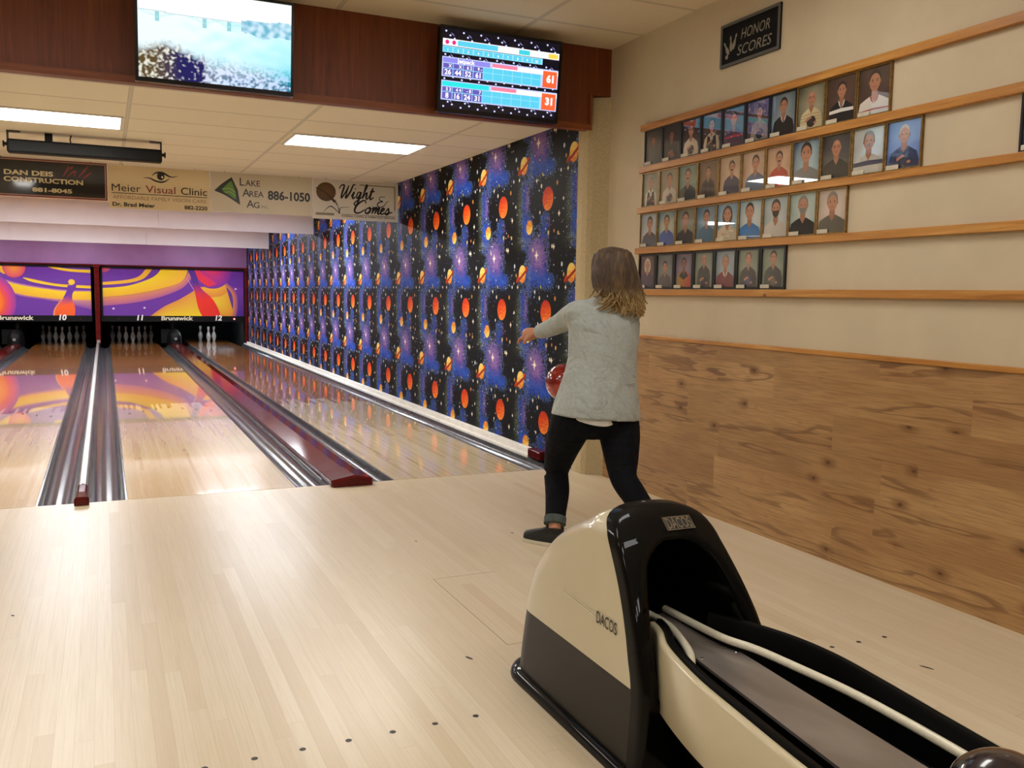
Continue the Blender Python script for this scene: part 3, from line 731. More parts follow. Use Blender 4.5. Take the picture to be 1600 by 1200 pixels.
    def art_left(mb, fn):
        K = [0]
        def d(): K[0] += 1; return K[0] * 0.0006
        band(mb, [(0.72, 1.03), (0.80, 0.98), (0.90, 0.95), (1.03, 0.95)], [(0.74, 0.97), (0.80, 0.93), (0.88, 0.90), (1.03, 0.88)], fn, d(), YEL, GOL)
        band(mb, [(0.0, 1.03), (0.2, 1.03), (0.40, 1.03), (0.46, 0.9)], [(0.0, 0.95), (0.2, 0.95), (0.36, 0.95), (0.45, 0.82)], fn, d(), YEL, GOL)
        band(mb, [(0.10, 0.95), (0.36, 0.77), (0.53, 0.62), (0.70, 0.54), (0.84, 0.50), (1.03, 0.50)], [(0.10, 0.82), (0.36, 0.64), (0.53, 0.44), (0.70, 0.36), (0.84, 0.33), (1.03, 0.32)], fn, d(), YEL, GOL)
        band(mb, [(0.10, 0.98), (0.36, 0.80), (0.53, 0.65), (0.70, 0.565), (0.84, 0.525), (1.03, 0.52)], [(0.10, 0.95), (0.36, 0.77), (0.53, 0.62), (0.70, 0.54), (0.84, 0.50), (1.03, 0.50)], fn, d(), hx('c07aa0'))
        band(mb, [(0.10, 0.82), (0.36, 0.64), (0.53, 0.44), (0.70, 0.36), (0.84, 0.33), (1.03, 0.32)], [(0.10, 0.78), (0.36, 0.60), (0.53, 0.40), (0.70, 0.32), (0.84, 0.24), (1.03, 0.10)], fn, d(), hx('d08a80'), hx('8a48a0'))
        band(mb, [(0.565, 0.765), (0.60, 0.75), (0.75, 0.66), (0.86, 0.635), (1.03, 0.62)], [(0.565, 0.755), (0.62, 0.68), (0.75, 0.61), (0.86, 0.58), (1.03, 0.56)], fn, d(), GOL, YEL)
        disc(mb, 0.51, 0.97, 0.072, 0.21, fn, d(), hx('f89a1c'), hx('e0486a'), 32)
        disc(mb, 0.33, 0.27, 0.115, 0.36, fn, d() - 0.0002, hx('fab01e'), hx('f4641e'), 40)
        k = d()
        n = 40; vs = []; fs = []; cs = []
        for q, c in ((1.0, hx('f0582a')), (1.35, hx('d83a80')), (1.68, hx('8a38a0'))):
            for i in range(n): vs.append(fn(0.33 + 0.112 * q * math.cos(2 * PI * i / n), 0.27 + 0.35 * q * math.sin(2 * PI * i / n), k)); cs.append(c)
        for r in range(2):
            for i in range(n): fs.append((r * n + i, r * n + (i + 1) % n, (r + 1) * n + (i + 1) % n, (r + 1) * n + i))
        mb.add(vs, fs, cols=cs)
        gp = lambda a, b: mixc(hx('f4601e'), PUR, (b - 0.25) / 0.12)
        band(mb, [(0.846, 0.62), (0.842, 0.52), (0.815, 0.36), (0.775, 0.22), (0.757, 0.1), (0.753, -0.03)], [(0.905, 0.64), (0.90, 0.56), (0.878, 0.45), (0.876, 0.32), (0.892, 0.16), (0.888, -0.03)], fn, d(), gp)
        stroke(mb, [(0.82, 0.36), (0.778, 0.22), (0.757, 0.1), (0.753, -0.02)], [0.004, 0.01], fn, d(), hx('f0a06a'))
        disc(mb, 0.874, 0.69, 0.022, 0.058, fn, d(), YEL, GOL, 18)
    t, s = unit(-0.13, 3.06, 'colourful painted panel with rings and a red pin above lanes 11 and 12', art_right,
                [('r', 0.105, '::'), ('n', 0.25, '11'), ('b', 0.51, 'Brunswick'), ('n', 0.81, '12')])
    MB().ell((2.825, 17.022, 0.615), (0.022, 0.012, 0.022), 12, 8).build('indicator_lamp', 'red indicator', s)
    unit(-3.56, -0.375, 'colourful painted panel with an orange ball and pin above lanes 9 and 10', art_left,
         [('n', 0.25, '9'), ('b', 0.51, 'Brunswick'), ('n', 0.81, '10'), ('r', 0.925, '::')])
    for x0, x1, lab in ((-0.30, -0.19, 'maroon post between the two painted panels'), (3.074, 3.148, 'maroon post at the wall end of the painted panel')):
        t = thing('masking_post', lab, 'post', ((x0 + x1) / 2, 17.0, 0), 'maroon posts')
        MB().box((x0, 16.90, 0.0), (x1, 17.0, 1.80)).build('shaft', 'maroon', t, bevel=0.02)
        MB().prism([(x0 - 0.05, 1.87), (x0, 1.79), (x1, 1.79), (x1 + (0.05 if x0 < 0 else 0), 1.87)], lambda a, b, d: (a, d, b), 16.88, 17.0).build('capital', 'maroon', t, bevel=0.012)
        if x0 < 0:
            MB().box((x0 + 0.02, 16.86, 0.058), (x1 - 0.02, 16.90, 0.12)).build('foot', 'silver', t)
    t = thing('pin_lamp', 'lit tube lamp behind the panel above the pins of lane 12', 'lamp', (2.29, 17.3, 0.6))
    MB().box((1.75, 17.26, 0.60), (2.85, 17.34, 0.66)).build('housing', 'dark metal', t)
    MB().tube([(1.78, 17.30, 0.58), (2.82, 17.30, 0.58)], 0.015, 10).build('tube', 'pin lamp', t)
    tr = struct(MB().box((XL, 17.0, 1.845), (XG, 17.14, 1.875)).build('trim_1', 'maroon'))
build_masks()

# =================================================================== hanging sponsor signs
def build_signs():
    Y = 4.42
    def sign(x0, x1, z0, z1, label, face, edge, draw, mat='sign print'):
        t = thing('sponsor_sign', label, 'sign', ((x0 + x1) / 2, Y, z0), 'sponsor signs hung above the lanes')
        MB().box((x0, Y, z0), (x1, Y + 0.012, z1)).build('board', edge, t)
        p = MB(); p.add([(x0 + 0.003, Y - 0.0006, z0 + 0.003), (x1 - 0.003, Y - 0.0006, z0 + 0.003), (x1 - 0.003, Y - 0.0006, z1 - 0.003), (x0 + 0.003, Y - 0.0006, z1 - 0.003)], [(0, 1, 2, 3)], col=face)
        draw(p, front(x0, Y - 0.0006, z0), x1 - x0, z1 - z0)
        p.build('printed_face', mat, t)
        for x in (x0 + 0.15, x1 - 0.15): MB().tube([(x, Y + 0.006, z1 - 0.01), (x, Y + 0.006, ZL + 0.002)], 0.003, 6).build('hanger', 'dark metal', t)
    BLK = hx('17130f')
    def rect(p, fn, a0, b0, a1, b1, d, col): p.add([fn(a0, b0, d), fn(a1, b0, d), fn(a1, b1, d), fn(a0, b1, d)], [(0, 1, 2, 3)], col=col)
    def d1(p, fn, w, h):
        rim = hx('5a1c18'); ln = hx('c08a80')
        for a0, b0, a1, b1 in ((0, 0, w, 0.012), (0, h - 0.012, w, h), (0, 0, 0.012, h), (w - 0.012, 0, w, h)): rect(p, fn, a0, b0, a1, b1, 0.0004, rim)
        for a0, b0, a1, b1 in ((0.012, 0.012, w - 0.012, 0.02), (0.012, h - 0.02, w - 0.012, h - 0.012), (0.012, 0.012, 0.02, h - 0.012), (w - 0.02, 0.012, w - 0.012, h - 0.012)): rect(p, fn, a0, b0, a1, b1, 0.0008, ln)
        g = hx('d8caa0'); o = w - 0.975
        text(p, 'DAN DEIS', fn, 0.066, o + 0.026, 0.215, bold=0.035, d=0.0015, col=g, fit=0.445)
        text(p, 'CONSTRUCTION', fn, 0.066, o + 0.022, 0.146, bold=0.035, d=0.0015, col=g, fit=0.725)
        text(p, '881-8045', fn, 0.056, o + 0.275, 0.055, bold=0.04, d=0.0015, col=g, fit=0.367)
        r = hx('8c1a1c')
        for pts in ([(0.56, 0.22), (0.60, 0.29), (0.62, 0.335)], [(0.60, 0.22), (0.65, 0.27), (0.68, 0.28), (0.66, 0.23)], [(0.70, 0.22), (0.76, 0.29), (0.80, 0.345)], [(0.74, 0.2), (0.79, 0.25), (0.83, 0.285)], [(0.62, 0.30), (0.66, 0.33)]):
            stroke(p, [(a + o, b) for a, b in pts], [0.006, 0.02, 0.006], fn, 0.0012, r)
    def d2(p, fn, w, h):
        k = 1387.0
        q = lambda u, v: ((u - 80) / k, (660 + (u - 100) * 0.0464 - v) / k)
        stroke(p, [q(*a) for a in ((680, 185), (725, 148), (780, 135), (840, 142), (900, 178), (960, 200), (1045, 184))], [0.004, 0.02, 0.018, 0.003], fn, 0.0012, BLK)
        stroke(p, [q(*a) for a in ((560, 222), (640, 218), (720, 255), (800, 276), (870, 262), (925, 222))], [0.003, 0.016, 0.018, 0.004], fn, 0.0012, BLK)
        a, b = q(805, 190); disc(p, a, b, 0.038, 0.042, fn, 0.0013, BLK); a, b = q(825, 203); disc(p, a, b, 0.010, 0.012, fn, 0.0018, hx('e8dcc0'))
        text(p, 'Meier', fn, 0.108, 0.036, 0.182, bold=0.0, d=0.0012, col=hx('2a211a'), fit=0.285)
        text(p, 'Visual', fn, 0.108, 0.368, 0.182, bold=0.008, d=0.0012, col=hx('8a4034'), fit=0.30)
        text(p, 'Clinic', fn, 0.108, 0.724, 0.182, bold=0.008, d=0.0012, col=hx('2a211a'), fit=0.27)
        rect(p, fn, 0.036, 0.158, 0.995, 0.165, 0.0012, BLK)
        text(p, 'AFFORDABLE FAMILY VISION CARE', fn, 0.056, 0.046, 0.1, bold=0.0, d=0.0012, col=hx('9a7a58'), fit=0.94)
        text(p, 'Dr. Brad Meier', fn, 0.056, 0.04, 0.026, bold=0.03, d=0.0012, col=BLK, fit=0.42)
        text(p, '882-2220', fn, 0.056, 0.757, 0.026, bold=0.03, d=0.0012, col=BLK, fit=0.238)
    def d3(p, fn, w, h):
        band(p, [(0.045, 0.235), (0.13, 0.315), (0.226, 0.385)], [(0.045, 0.225), (0.16, 0.18), (0.315, 0.085)], fn, 0.0012, hx('15201a'))
        poly(p, [(0.226, 0.385), (0.29, 0.25), (0.315, 0.085), (0.22, 0.2)], fn, 0.0013, hx('15201a'))
        poly(p, [(0.12, 0.25), (0.20, 0.33), (0.225, 0.345), (0.265, 0.22), (0.27, 0.14), (0.20, 0.185), (0.14, 0.215)], fn, 0.0018, hx('5c8a2c'))
        stroke(p, [(0.13, 0.25), (0.20, 0.26), (0.265, 0.22)], 0.006, fn, 0.0022, hx('a8c060')); stroke(p, [(0.15, 0.215), (0.21, 0.22), (0.27, 0.18)], 0.005, fn, 0.0022, hx('a8c060'))
        ink = hx('2c2620')
        for a, b, big, rest, wd in ((0.312, 0.30, 'L', 'AKE', 0.16), (0.338, 0.183, 'A', 'REA', 0.155), (0.382, 0.062, 'A', 'G', 0.065)):
            text(p, big, fn, 0.12, a, b, bold=0.008, d=0.0012, col=ink)
            text(p, rest, fn, 0.092, a + (0.06 if big == 'L' else 0.078), b, bold=0.008, d=0.0012, col=ink, fit=wd)
        text(p, 'INC.', fn, 0.045, 0.545, 0.062, d=0.0012, col=hx('6a6258'))
        text(p, '886-1050', fn, 0.135, 0.617, 0.165, bold=0.03, d=0.0012, col=BLK, fit=0.475)
    def d4(p, fn, w, h):
        k = 807.0; k2 = 855.0
        q = lambda u, v: ((u - 672) / k, (630 + (u - 685) * 0.046 - v) / k2)
        g = hx('8a8272')
        a, b = q(795, 370); disc(p, a, b, 0.114, 0.108, fn, 0.0012, hx('6a4a24'), hx('5a3c1c'), 32)
        stroke(p, [q(700, 330), q(790, 380), q(880, 470)], [0.012, 0.03], fn, 0.0016, hx('4a3016'))
        for e in (845, 862, 880): stroke(p, [q(e, 440), q(905, 510), q(920, 585)], [0.004, 0.007], fn, 0.002, BLK)
        stroke(p, [q(770, 568), q(810, 525), q(845, 512), q(885, 545), q(918, 580)], [0.003, 0.012, 0.006], fn, 0.002, BLK)
        stroke(p, [q(922, 585), q(925, 540), q(945, 522), q(1020, 520)], [0.008, 0.008, 0.003], fn, 0.002, BLK)
        rect(p, fn, 0.03, 0.042, 0.245, 0.07, 0.0012, g)
        rect(p, fn, 0.55, 0.405, 0.985, 0.418, 0.0012, g); rect(p, fn, 0.97, 0.13, 0.985, 0.405, 0.0012, g)
        def script(letters, x, y, sc, wd):
            for L in letters: stroke(p, [(x + (a + b * 0.22) * sc[0], y + b * sc[1]) for a, b in L], [wd * 0.6, wd * 1.3, wd * 0.7], fn, 0.0024, BLK)
        script([[(-0.1, 1.3), (0.05, 1.8), (0.4, 1.95), (0.5, 1.6), (0.42, 0.6), (0.5, 0.0), (0.9, 1.0), (1.12, 1.9)], [(1.12, 1.9), (1.02, 0.8), (1.08, 0.0), (1.5, 1.0), (1.7, 2.0), (2.0, 2.0)],
                [(1.75, 0.3), (2.05, 1.0), (1.98, 0.3), (2.1, 0.0), (2.4, 0.3)], [(2.06, 1.4), (2.12, 1.5)],
                [(2.95, 0.9), (2.65, 1.0), (2.5, 0.4), (2.7, 0.05), (2.95, 0.7), (3.0, 1.0), (2.9, -0.4), (2.7, -1.0), (2.4, -0.7), (2.9, -0.1), (3.3, 0.3)],
                [(3.3, 0.3), (3.6, 1.6), (3.6, 2.1), (3.45, 1.8), (3.4, 0.0)], [(3.4, 0.1), (3.65, 0.85), (3.85, 0.9), (3.85, 0.3), (4.0, 0.0), (4.25, 0.4)],
                [(4.25, 0.4), (4.5, 1.7), (4.4, 0.3), (4.55, 0.0), (4.9, 0.35)], [(4.2, 1.15), (4.85, 1.25)]], 0.29, 0.25, (0.086, 0.078), 0.017)
        script([[(1.3, 1.5), (1.2, 1.95), (0.8, 1.9), (0.3, 1.2), (0.2, 0.4), (0.5, 0.0), (1.0, 0.15), (1.4, 0.6)], [(1.85, 0.95), (1.55, 0.6), (1.6, 0.1), (1.9, 0.05), (2.1, 0.5), (1.95, 0.95), (1.9, 0.8), (2.3, 0.75)],
                [(2.3, 0.75), (2.45, 0.95), (2.4, 0.0)], [(2.4, 0.1), (2.65, 0.9), (2.8, 0.9), (2.75, 0.0)], [(2.75, 0.1), (3.0, 0.9), (3.15, 0.9), (3.1, 0.25), (3.25, 0.0), (3.5, 0.3)],
                [(3.45, 0.35), (3.75, 0.6), (3.75, 0.9), (3.55, 0.85), (3.45, 0.3), (3.65, 0.0), (4.0, 0.25)], [(4.0, 0.25), (4.25, 0.95), (4.35, 0.7), (4.45, 0.3), (4.3, 0.0), (4.05, 0.1), (4.3, 0.15), (4.9, 0.4)]], 0.46, 0.085, (0.098, 0.075), 0.019)
        stroke(p, [(0.86, 0.29), (0.80, 0.285), (0.79, 0.25), (0.83, 0.235), (0.78, 0.22), (0.765, 0.185), (0.80, 0.165), (0.85, 0.19), (0.87, 0.225), (0.905, 0.245)], [0.006, 0.014, 0.005], fn, 0.002, BLK)
        rect(p, fn, 0.33, 0.058, 0.985, 0.063, 0.0012, BLK)
        text(p, 'FUNERAL CHAPEL & CREMATION SERVICES', fn, 0.026, 0.335, 0.034, bold=0.02, d=0.0012, col=hx('3a3228'), fit=0.645)
    sign(-1.165, -0.042, 2.252, 2.634, 'black sponsor sign with red border reading DAN DEIS CONSTRUCTION', hx('08080b'), 'maroon', d1, 'gloss sign print')
    sign(-0.035, 0.990, 2.178, 2.634, 'tan sponsor sign with an eye drawing reading Meier Visual Clinic', hx('dcc8a0'), 'white board', d2)
    sign(0.996, 2.114, 2.196, 2.634, 'grey sponsor sign with green triangle reading LAKE AREA AG', hx('d0c6b0'), 'white board', d3)
    sign(2.121, 3.138, 2.176, 2.632, 'pale sponsor sign with brown flower reading Wight & Comes', hx('d8d2c6'), 'white board', d4)
    # black fixture hung from the lane ceiling
    t = thing('black_light_fixture', 'long black tube fixture hung on brackets below the lane ceiling', 'light fixture', (-0.2, 2.72, 2.52))
    MB().box((-0.815, 2.66, 2.462), (0.405, 2.78, 2.575)).build('housing', 'black', t, bevel=0.015)
    for x, s in ((-0.815, -1), (0.405, 1)):
        MB().lathe([(0.0, 0), (0.014, 0), (0.014, 0.02 * s), (0.026, 0.02 * s), (0.026, 0.032 * s), (0.0, 0.032 * s)], (x, 2.72, 2.535), 12, 'x').build('end_knob', 'black', t)
        MB().box((x - 0.012 * (s > 0), 2.69, 2.535), (x + 0.012 * (s < 0), 2.75, ZL)).box((x - 0.10 * (s > 0), 2.68, ZL - 0.008), (x + 0.10 * (s < 0), 2.76, ZL)).build('bracket', 'dark metal', t)
    MB().box((-0.53, 2.70, 2.57), (-0.47, 2.74, ZL)).build('junction_box', 'black', t)
    MB().tube([(-0.33, 2.72, 2.57), (-0.335, 2.72, 2.61), (-0.325, 2.72, ZL)], 0.006, 8).build('cable', 'black', t)
build_signs()

# =================================================================== televisions
def build_tvs():
    def tv(x0, w, z0, h, label, draw):
        t = thing('television', label, 'television', (x0 + w / 2, -0.42, z0))
        k = 0.11
        fn = lambda a, b, d: (x0 + a, -0.485 - b * k - d, z0 + b)
        mb = MB(); mb.prism([(0, 0), (w, 0), (w, h), (0, h)], fn, -0.055, 0.0); mb.build('case', 'tv black', t, bevel=0.006)
        mb = MB(); q = 0.016
        for a0, b0, a1, b1 in ((0, 0, w, q + 0.008), (0, h - q, w, h), (0, q + 0.008, q, h - q), (w - q, q + 0.008, w, h - q)): mb.prism([(a0, b0), (a1, b0), (a1, b1), (a0, b1)], fn, 0.0005, 0.008)
        mb.build('bezel', 'tv black', t)
        p = MB(); sw, sh = w - 2 * q, h - 2 * q - 0.008
        sf = lambda a, b, d: fn(q + a * sw, q + 0.008 + b * sh, 0.001 + d)
        draw(p, sf, sw, sh); p.build('screen', 'screen picture', t)
        MB().box((x0 + w * 0.36, -0.48, z0 + h * 0.25), (x0 + w * 0.64, -0.345, z0 + h * 0.75)).build('wall_bracket', 'dark metal', t)
    def landscape(p, fn, w, h):
        from mathutils import noise as N
        nx, ny = 150, 86
        vs = [fn(i / nx, j / ny, 0) for j in range(ny + 1) for i in range(nx + 1)]; cols = []
        sky, skyb = (1.0, 1.0, 1.0), (0.75, 0.92, 1.0)
        for j in range(ny):
            for i in range(nx):
                a, b = (i + 0.5) / nx, (j + 0.5) / ny
                n1 = N.noise(Vector((a * 9, b * 9, 0))); n2 = N.noise(Vector((a * 26, b * 17, 3))); n3 = N.noise(Vector((a * 52, b * 34, 5)))
                deck = 0.73 - 0.02 * a
                if b > deck: c = mixc(sky, skyb, (b - 0.9) * 3 + (a - 0.7) * 0.5)
                else:
                    c = mixc((0.80, 0.96, 1.0), (0.16, 0.72, 0.85), (a - 0.25) * 0.75 + n1 * 0.25 + (0.5 - b) * 0.3)
                    if a > 0.8 and b < 0.34: c = mixc(c, (0.02, 0.62, 0.72), min(1, (a - 0.8) * 6) * min(1, (0.34 - b) * 5))
                if deck < b < deck + 0.012: c = mixc(c, (0.25, 0.45, 0.5), 0.8 if (i // 1) % 2 else 0.4)
                for x in (0.12, 0.42, 0.58, 0.69, 0.90):
                    s = abs(a - x); arch = deck - 0.005 - 0.035 * min(1, (0.11 - s) / 0.11 * 1.0) ** 2 if s < 0.11 else 2
                    if s < 0.012 and deck - 0.10 < b < deck: c = mixc(c, (0.1, 0.45, 0.5), 0.7)
                    if s < 0.11 and abs(b - (deck - 0.06 + 0.06 * (s / 0.11) ** 0.7)) < 0.008: c = mixc(c, (0.4, 0.75, 0.75), 0.55)
                hill = 0.60 + 0.05 * N.noise(Vector((a * 8, 0, 1)))
                if a > 0.66 and hill < b < 0.78 + 0.02 * n1 + 0.03 * min(1, (a - 0.66) * 6) - 0.03: c = mixc((0.12, 0.42, 0.55), (0.55, 0.75, 0.9), 0.5 + n2 * 1.2)
                top = 0.34 + 0.12 * max(0, 1 - abs(a - 0.17) / 0.22) + 0.05 * n2 - 0.12 * max(0, a - 0.45)
                if b < top:
                    f = 0.45 + n2 * 0.9 + n3 * 0.9
                    dark = max(0.0, 1 - math.hypot((a - 0.30) / 0.16, (b - 0.12) / 0.2))
                    lightc = mixc((0.72, 0.72, 0.62), (0.55, 0.52, 0.95), (a - 0.25) * 3)
                    if a > 0.45: lightc = mixc(lightc, (0.72, 0.80, 1.0), 0.5)
                    cc = mixc(mixc((0.10, 0.06, 0.02), (0.01, 0.01, 0.10), (a - 0.1) * 6), lightc, (f - 0.34) * 1.8 + 0.45 * min(1, max(0, (a - 0.36) * 8)) - dark * 1.3)
                    c = mixc(c, cc, min(1, (top - b) * (9 if a < 0.42 else 5)) * (1.0 if a < 0.42 else 0.75))
                cols.append(c)
        for j in range(ny):
            for i in range(nx):
                o = j * (nx + 1) + i
                q = [vs[o], vs[o + 1], vs[o + nx + 2], vs[o + nx + 1]]; p.add(q, [(0, 1, 2, 3)], col=cols[j * nx + i])
    def scores(p, fn, w, h):
        K = [0]
        def dd(): K[0] += 1; return 0.00005 * K[0]
        def R(a0, t0, a1, t1, c): k = dd(); p.add([fn(a0, 1 - t1, k), fn(a1, 1 - t1, k), fn(a1, 1 - t0, k), fn(a0, 1 - t0, k)], [(0, 1, 2, 3)], col=c)
        def T(s, a, t, size, c, al='LEFT', fit=None, bold=0.03):
            k = dd(); f = lambda x, y, d: fn(a + x / w, 1 - t + y / h, k)
            text(p, s, f, size, 0, 0, al, bold=bold, col=c, fit=fit)
        W = (1.0, 0.97, 1.0); LAV = (0.55, 0.6, 0.98); CY = (0.10, 0.60, 0.82); CYL = (0.30, 0.72, 0.95); NAVY = (0.13, 0.10, 0.45); PUR = (0.27, 0.25, 0.80); TEAL = (0.02, 0.75, 0.76); PK = (0.85, 0.22, 0.35); OR = (0.90, 0.13, 0.035); YE = (0.93, 0.62, 0.08)
        R(0, 0, 1, 1, (0.002, 0.002, 0.008))
        r2 = random.Random(4)
        for row, (t, n) in enumerate(((0.035, 7), (0.085, 7), (0.12, 7), (0.325, 7), (0.35, 7), (0.60, 7), (0.625, 7), (0.915, 7), (0.945, 7), (0.975, 7))):
            for i in range(n):
                a = 0.03 + i * 0.143 + (row % 3) * 0.035
                if a < 0.99:
                    disc(p, a, 1 - t, 0.0085, 0.013, fn, dd(), (0.9, 0.92, 1.0), (0.5, 0.5, 1.0), 8)
                    if row % 3 == 1: disc(p, a + 0.02, 1 - t + 0.015, 0.004, 0.028, fn, dd(), (0.6, 0.62, 0.9), (0.05, 0.05, 0.3), 8, rot=0.6)
        R(0.005, 0.13, 0.995, 0.215, W); R(0.125, 0.14, 0.46, 0.205, CY); R(0.64, 0.145, 0.735, 0.205, (0.05, 0.62, 0.72)); R(0.90, 0.145, 0.985, 0.205, YE)
        for a in (0.04, 0.095): disc(p, a, 1 - 0.172, 0.016, 0.028, fn, dd(), (0.75, 0.02, 0.2), None, 12)
        R(0.005, 0.222, 0.85, 0.30, CYL)
        for i in range(10):
            a = 0.012 + i * 0.0835; R(a, 0.232, a + 0.07, 0.292, CY); T(str(i + 1), a + 0.035, 0.283, 0.022, W, 'CENTER')
        for t0, bar, name, rolls, sc, tot in ((0.365, PUR, 'Jetpack', ['X', 'X', '6 2', '9 -'], ['26', '44', '52', '61'], '61'), (0.66, TEAL, '', ['5 3', '4 4', '- 8', '7'], ['8', '16', '24', '31'], '31')):
            R(0.005, t0 - 0.012, 0.995, t0 + 0.235, LAV); R(0.012, t0, 0.40, t0 + 0.06, bar); R(0.42, t0 + 0.004, 0.995, t0 + 0.062, W); R(0.42, t0 + 0.004, 0.635, t0 + 0.05, PK)
            if name: T(name, 0.2, t0 + 0.052, 0.036, W, 'CENTER', fit=0.125)
            R(0.015, t0 + 0.068, 0.845, t0 + 0.222, CYL)
            for i in range(10):
                a = 0.015 + i * 0.083; on = i < 4
                R(a, t0 + 0.07, a + 0.078, t0 + 0.128, NAVY if on else CY); R(a, t0 + 0.136, a + 0.078, t0 + 0.22, NAVY if on else CY)
                if on:
                    T(rolls[i], a + 0.07, t0 + 0.118, 0.028, W, 'RIGHT'); T(sc[i], a + 0.039, t0 + 0.208, 0.044, W, 'CENTER')
            R(0.86, t0 + 0.01, 0.985, t0 + 0.225, OR); T(tot, 0.925, t0 + 0.155, 0.064, W, 'CENTER', bold=0.05)
    tv(0.092, 0.876, 2.502, 0.528, 'flat television on the wood soffit showing a bright lake and bridge', landscape)
    tv(1.884, 0.872, 2.506, 0.528, 'flat television on the wood soffit showing the bowling scores', scores)
build_tvs()

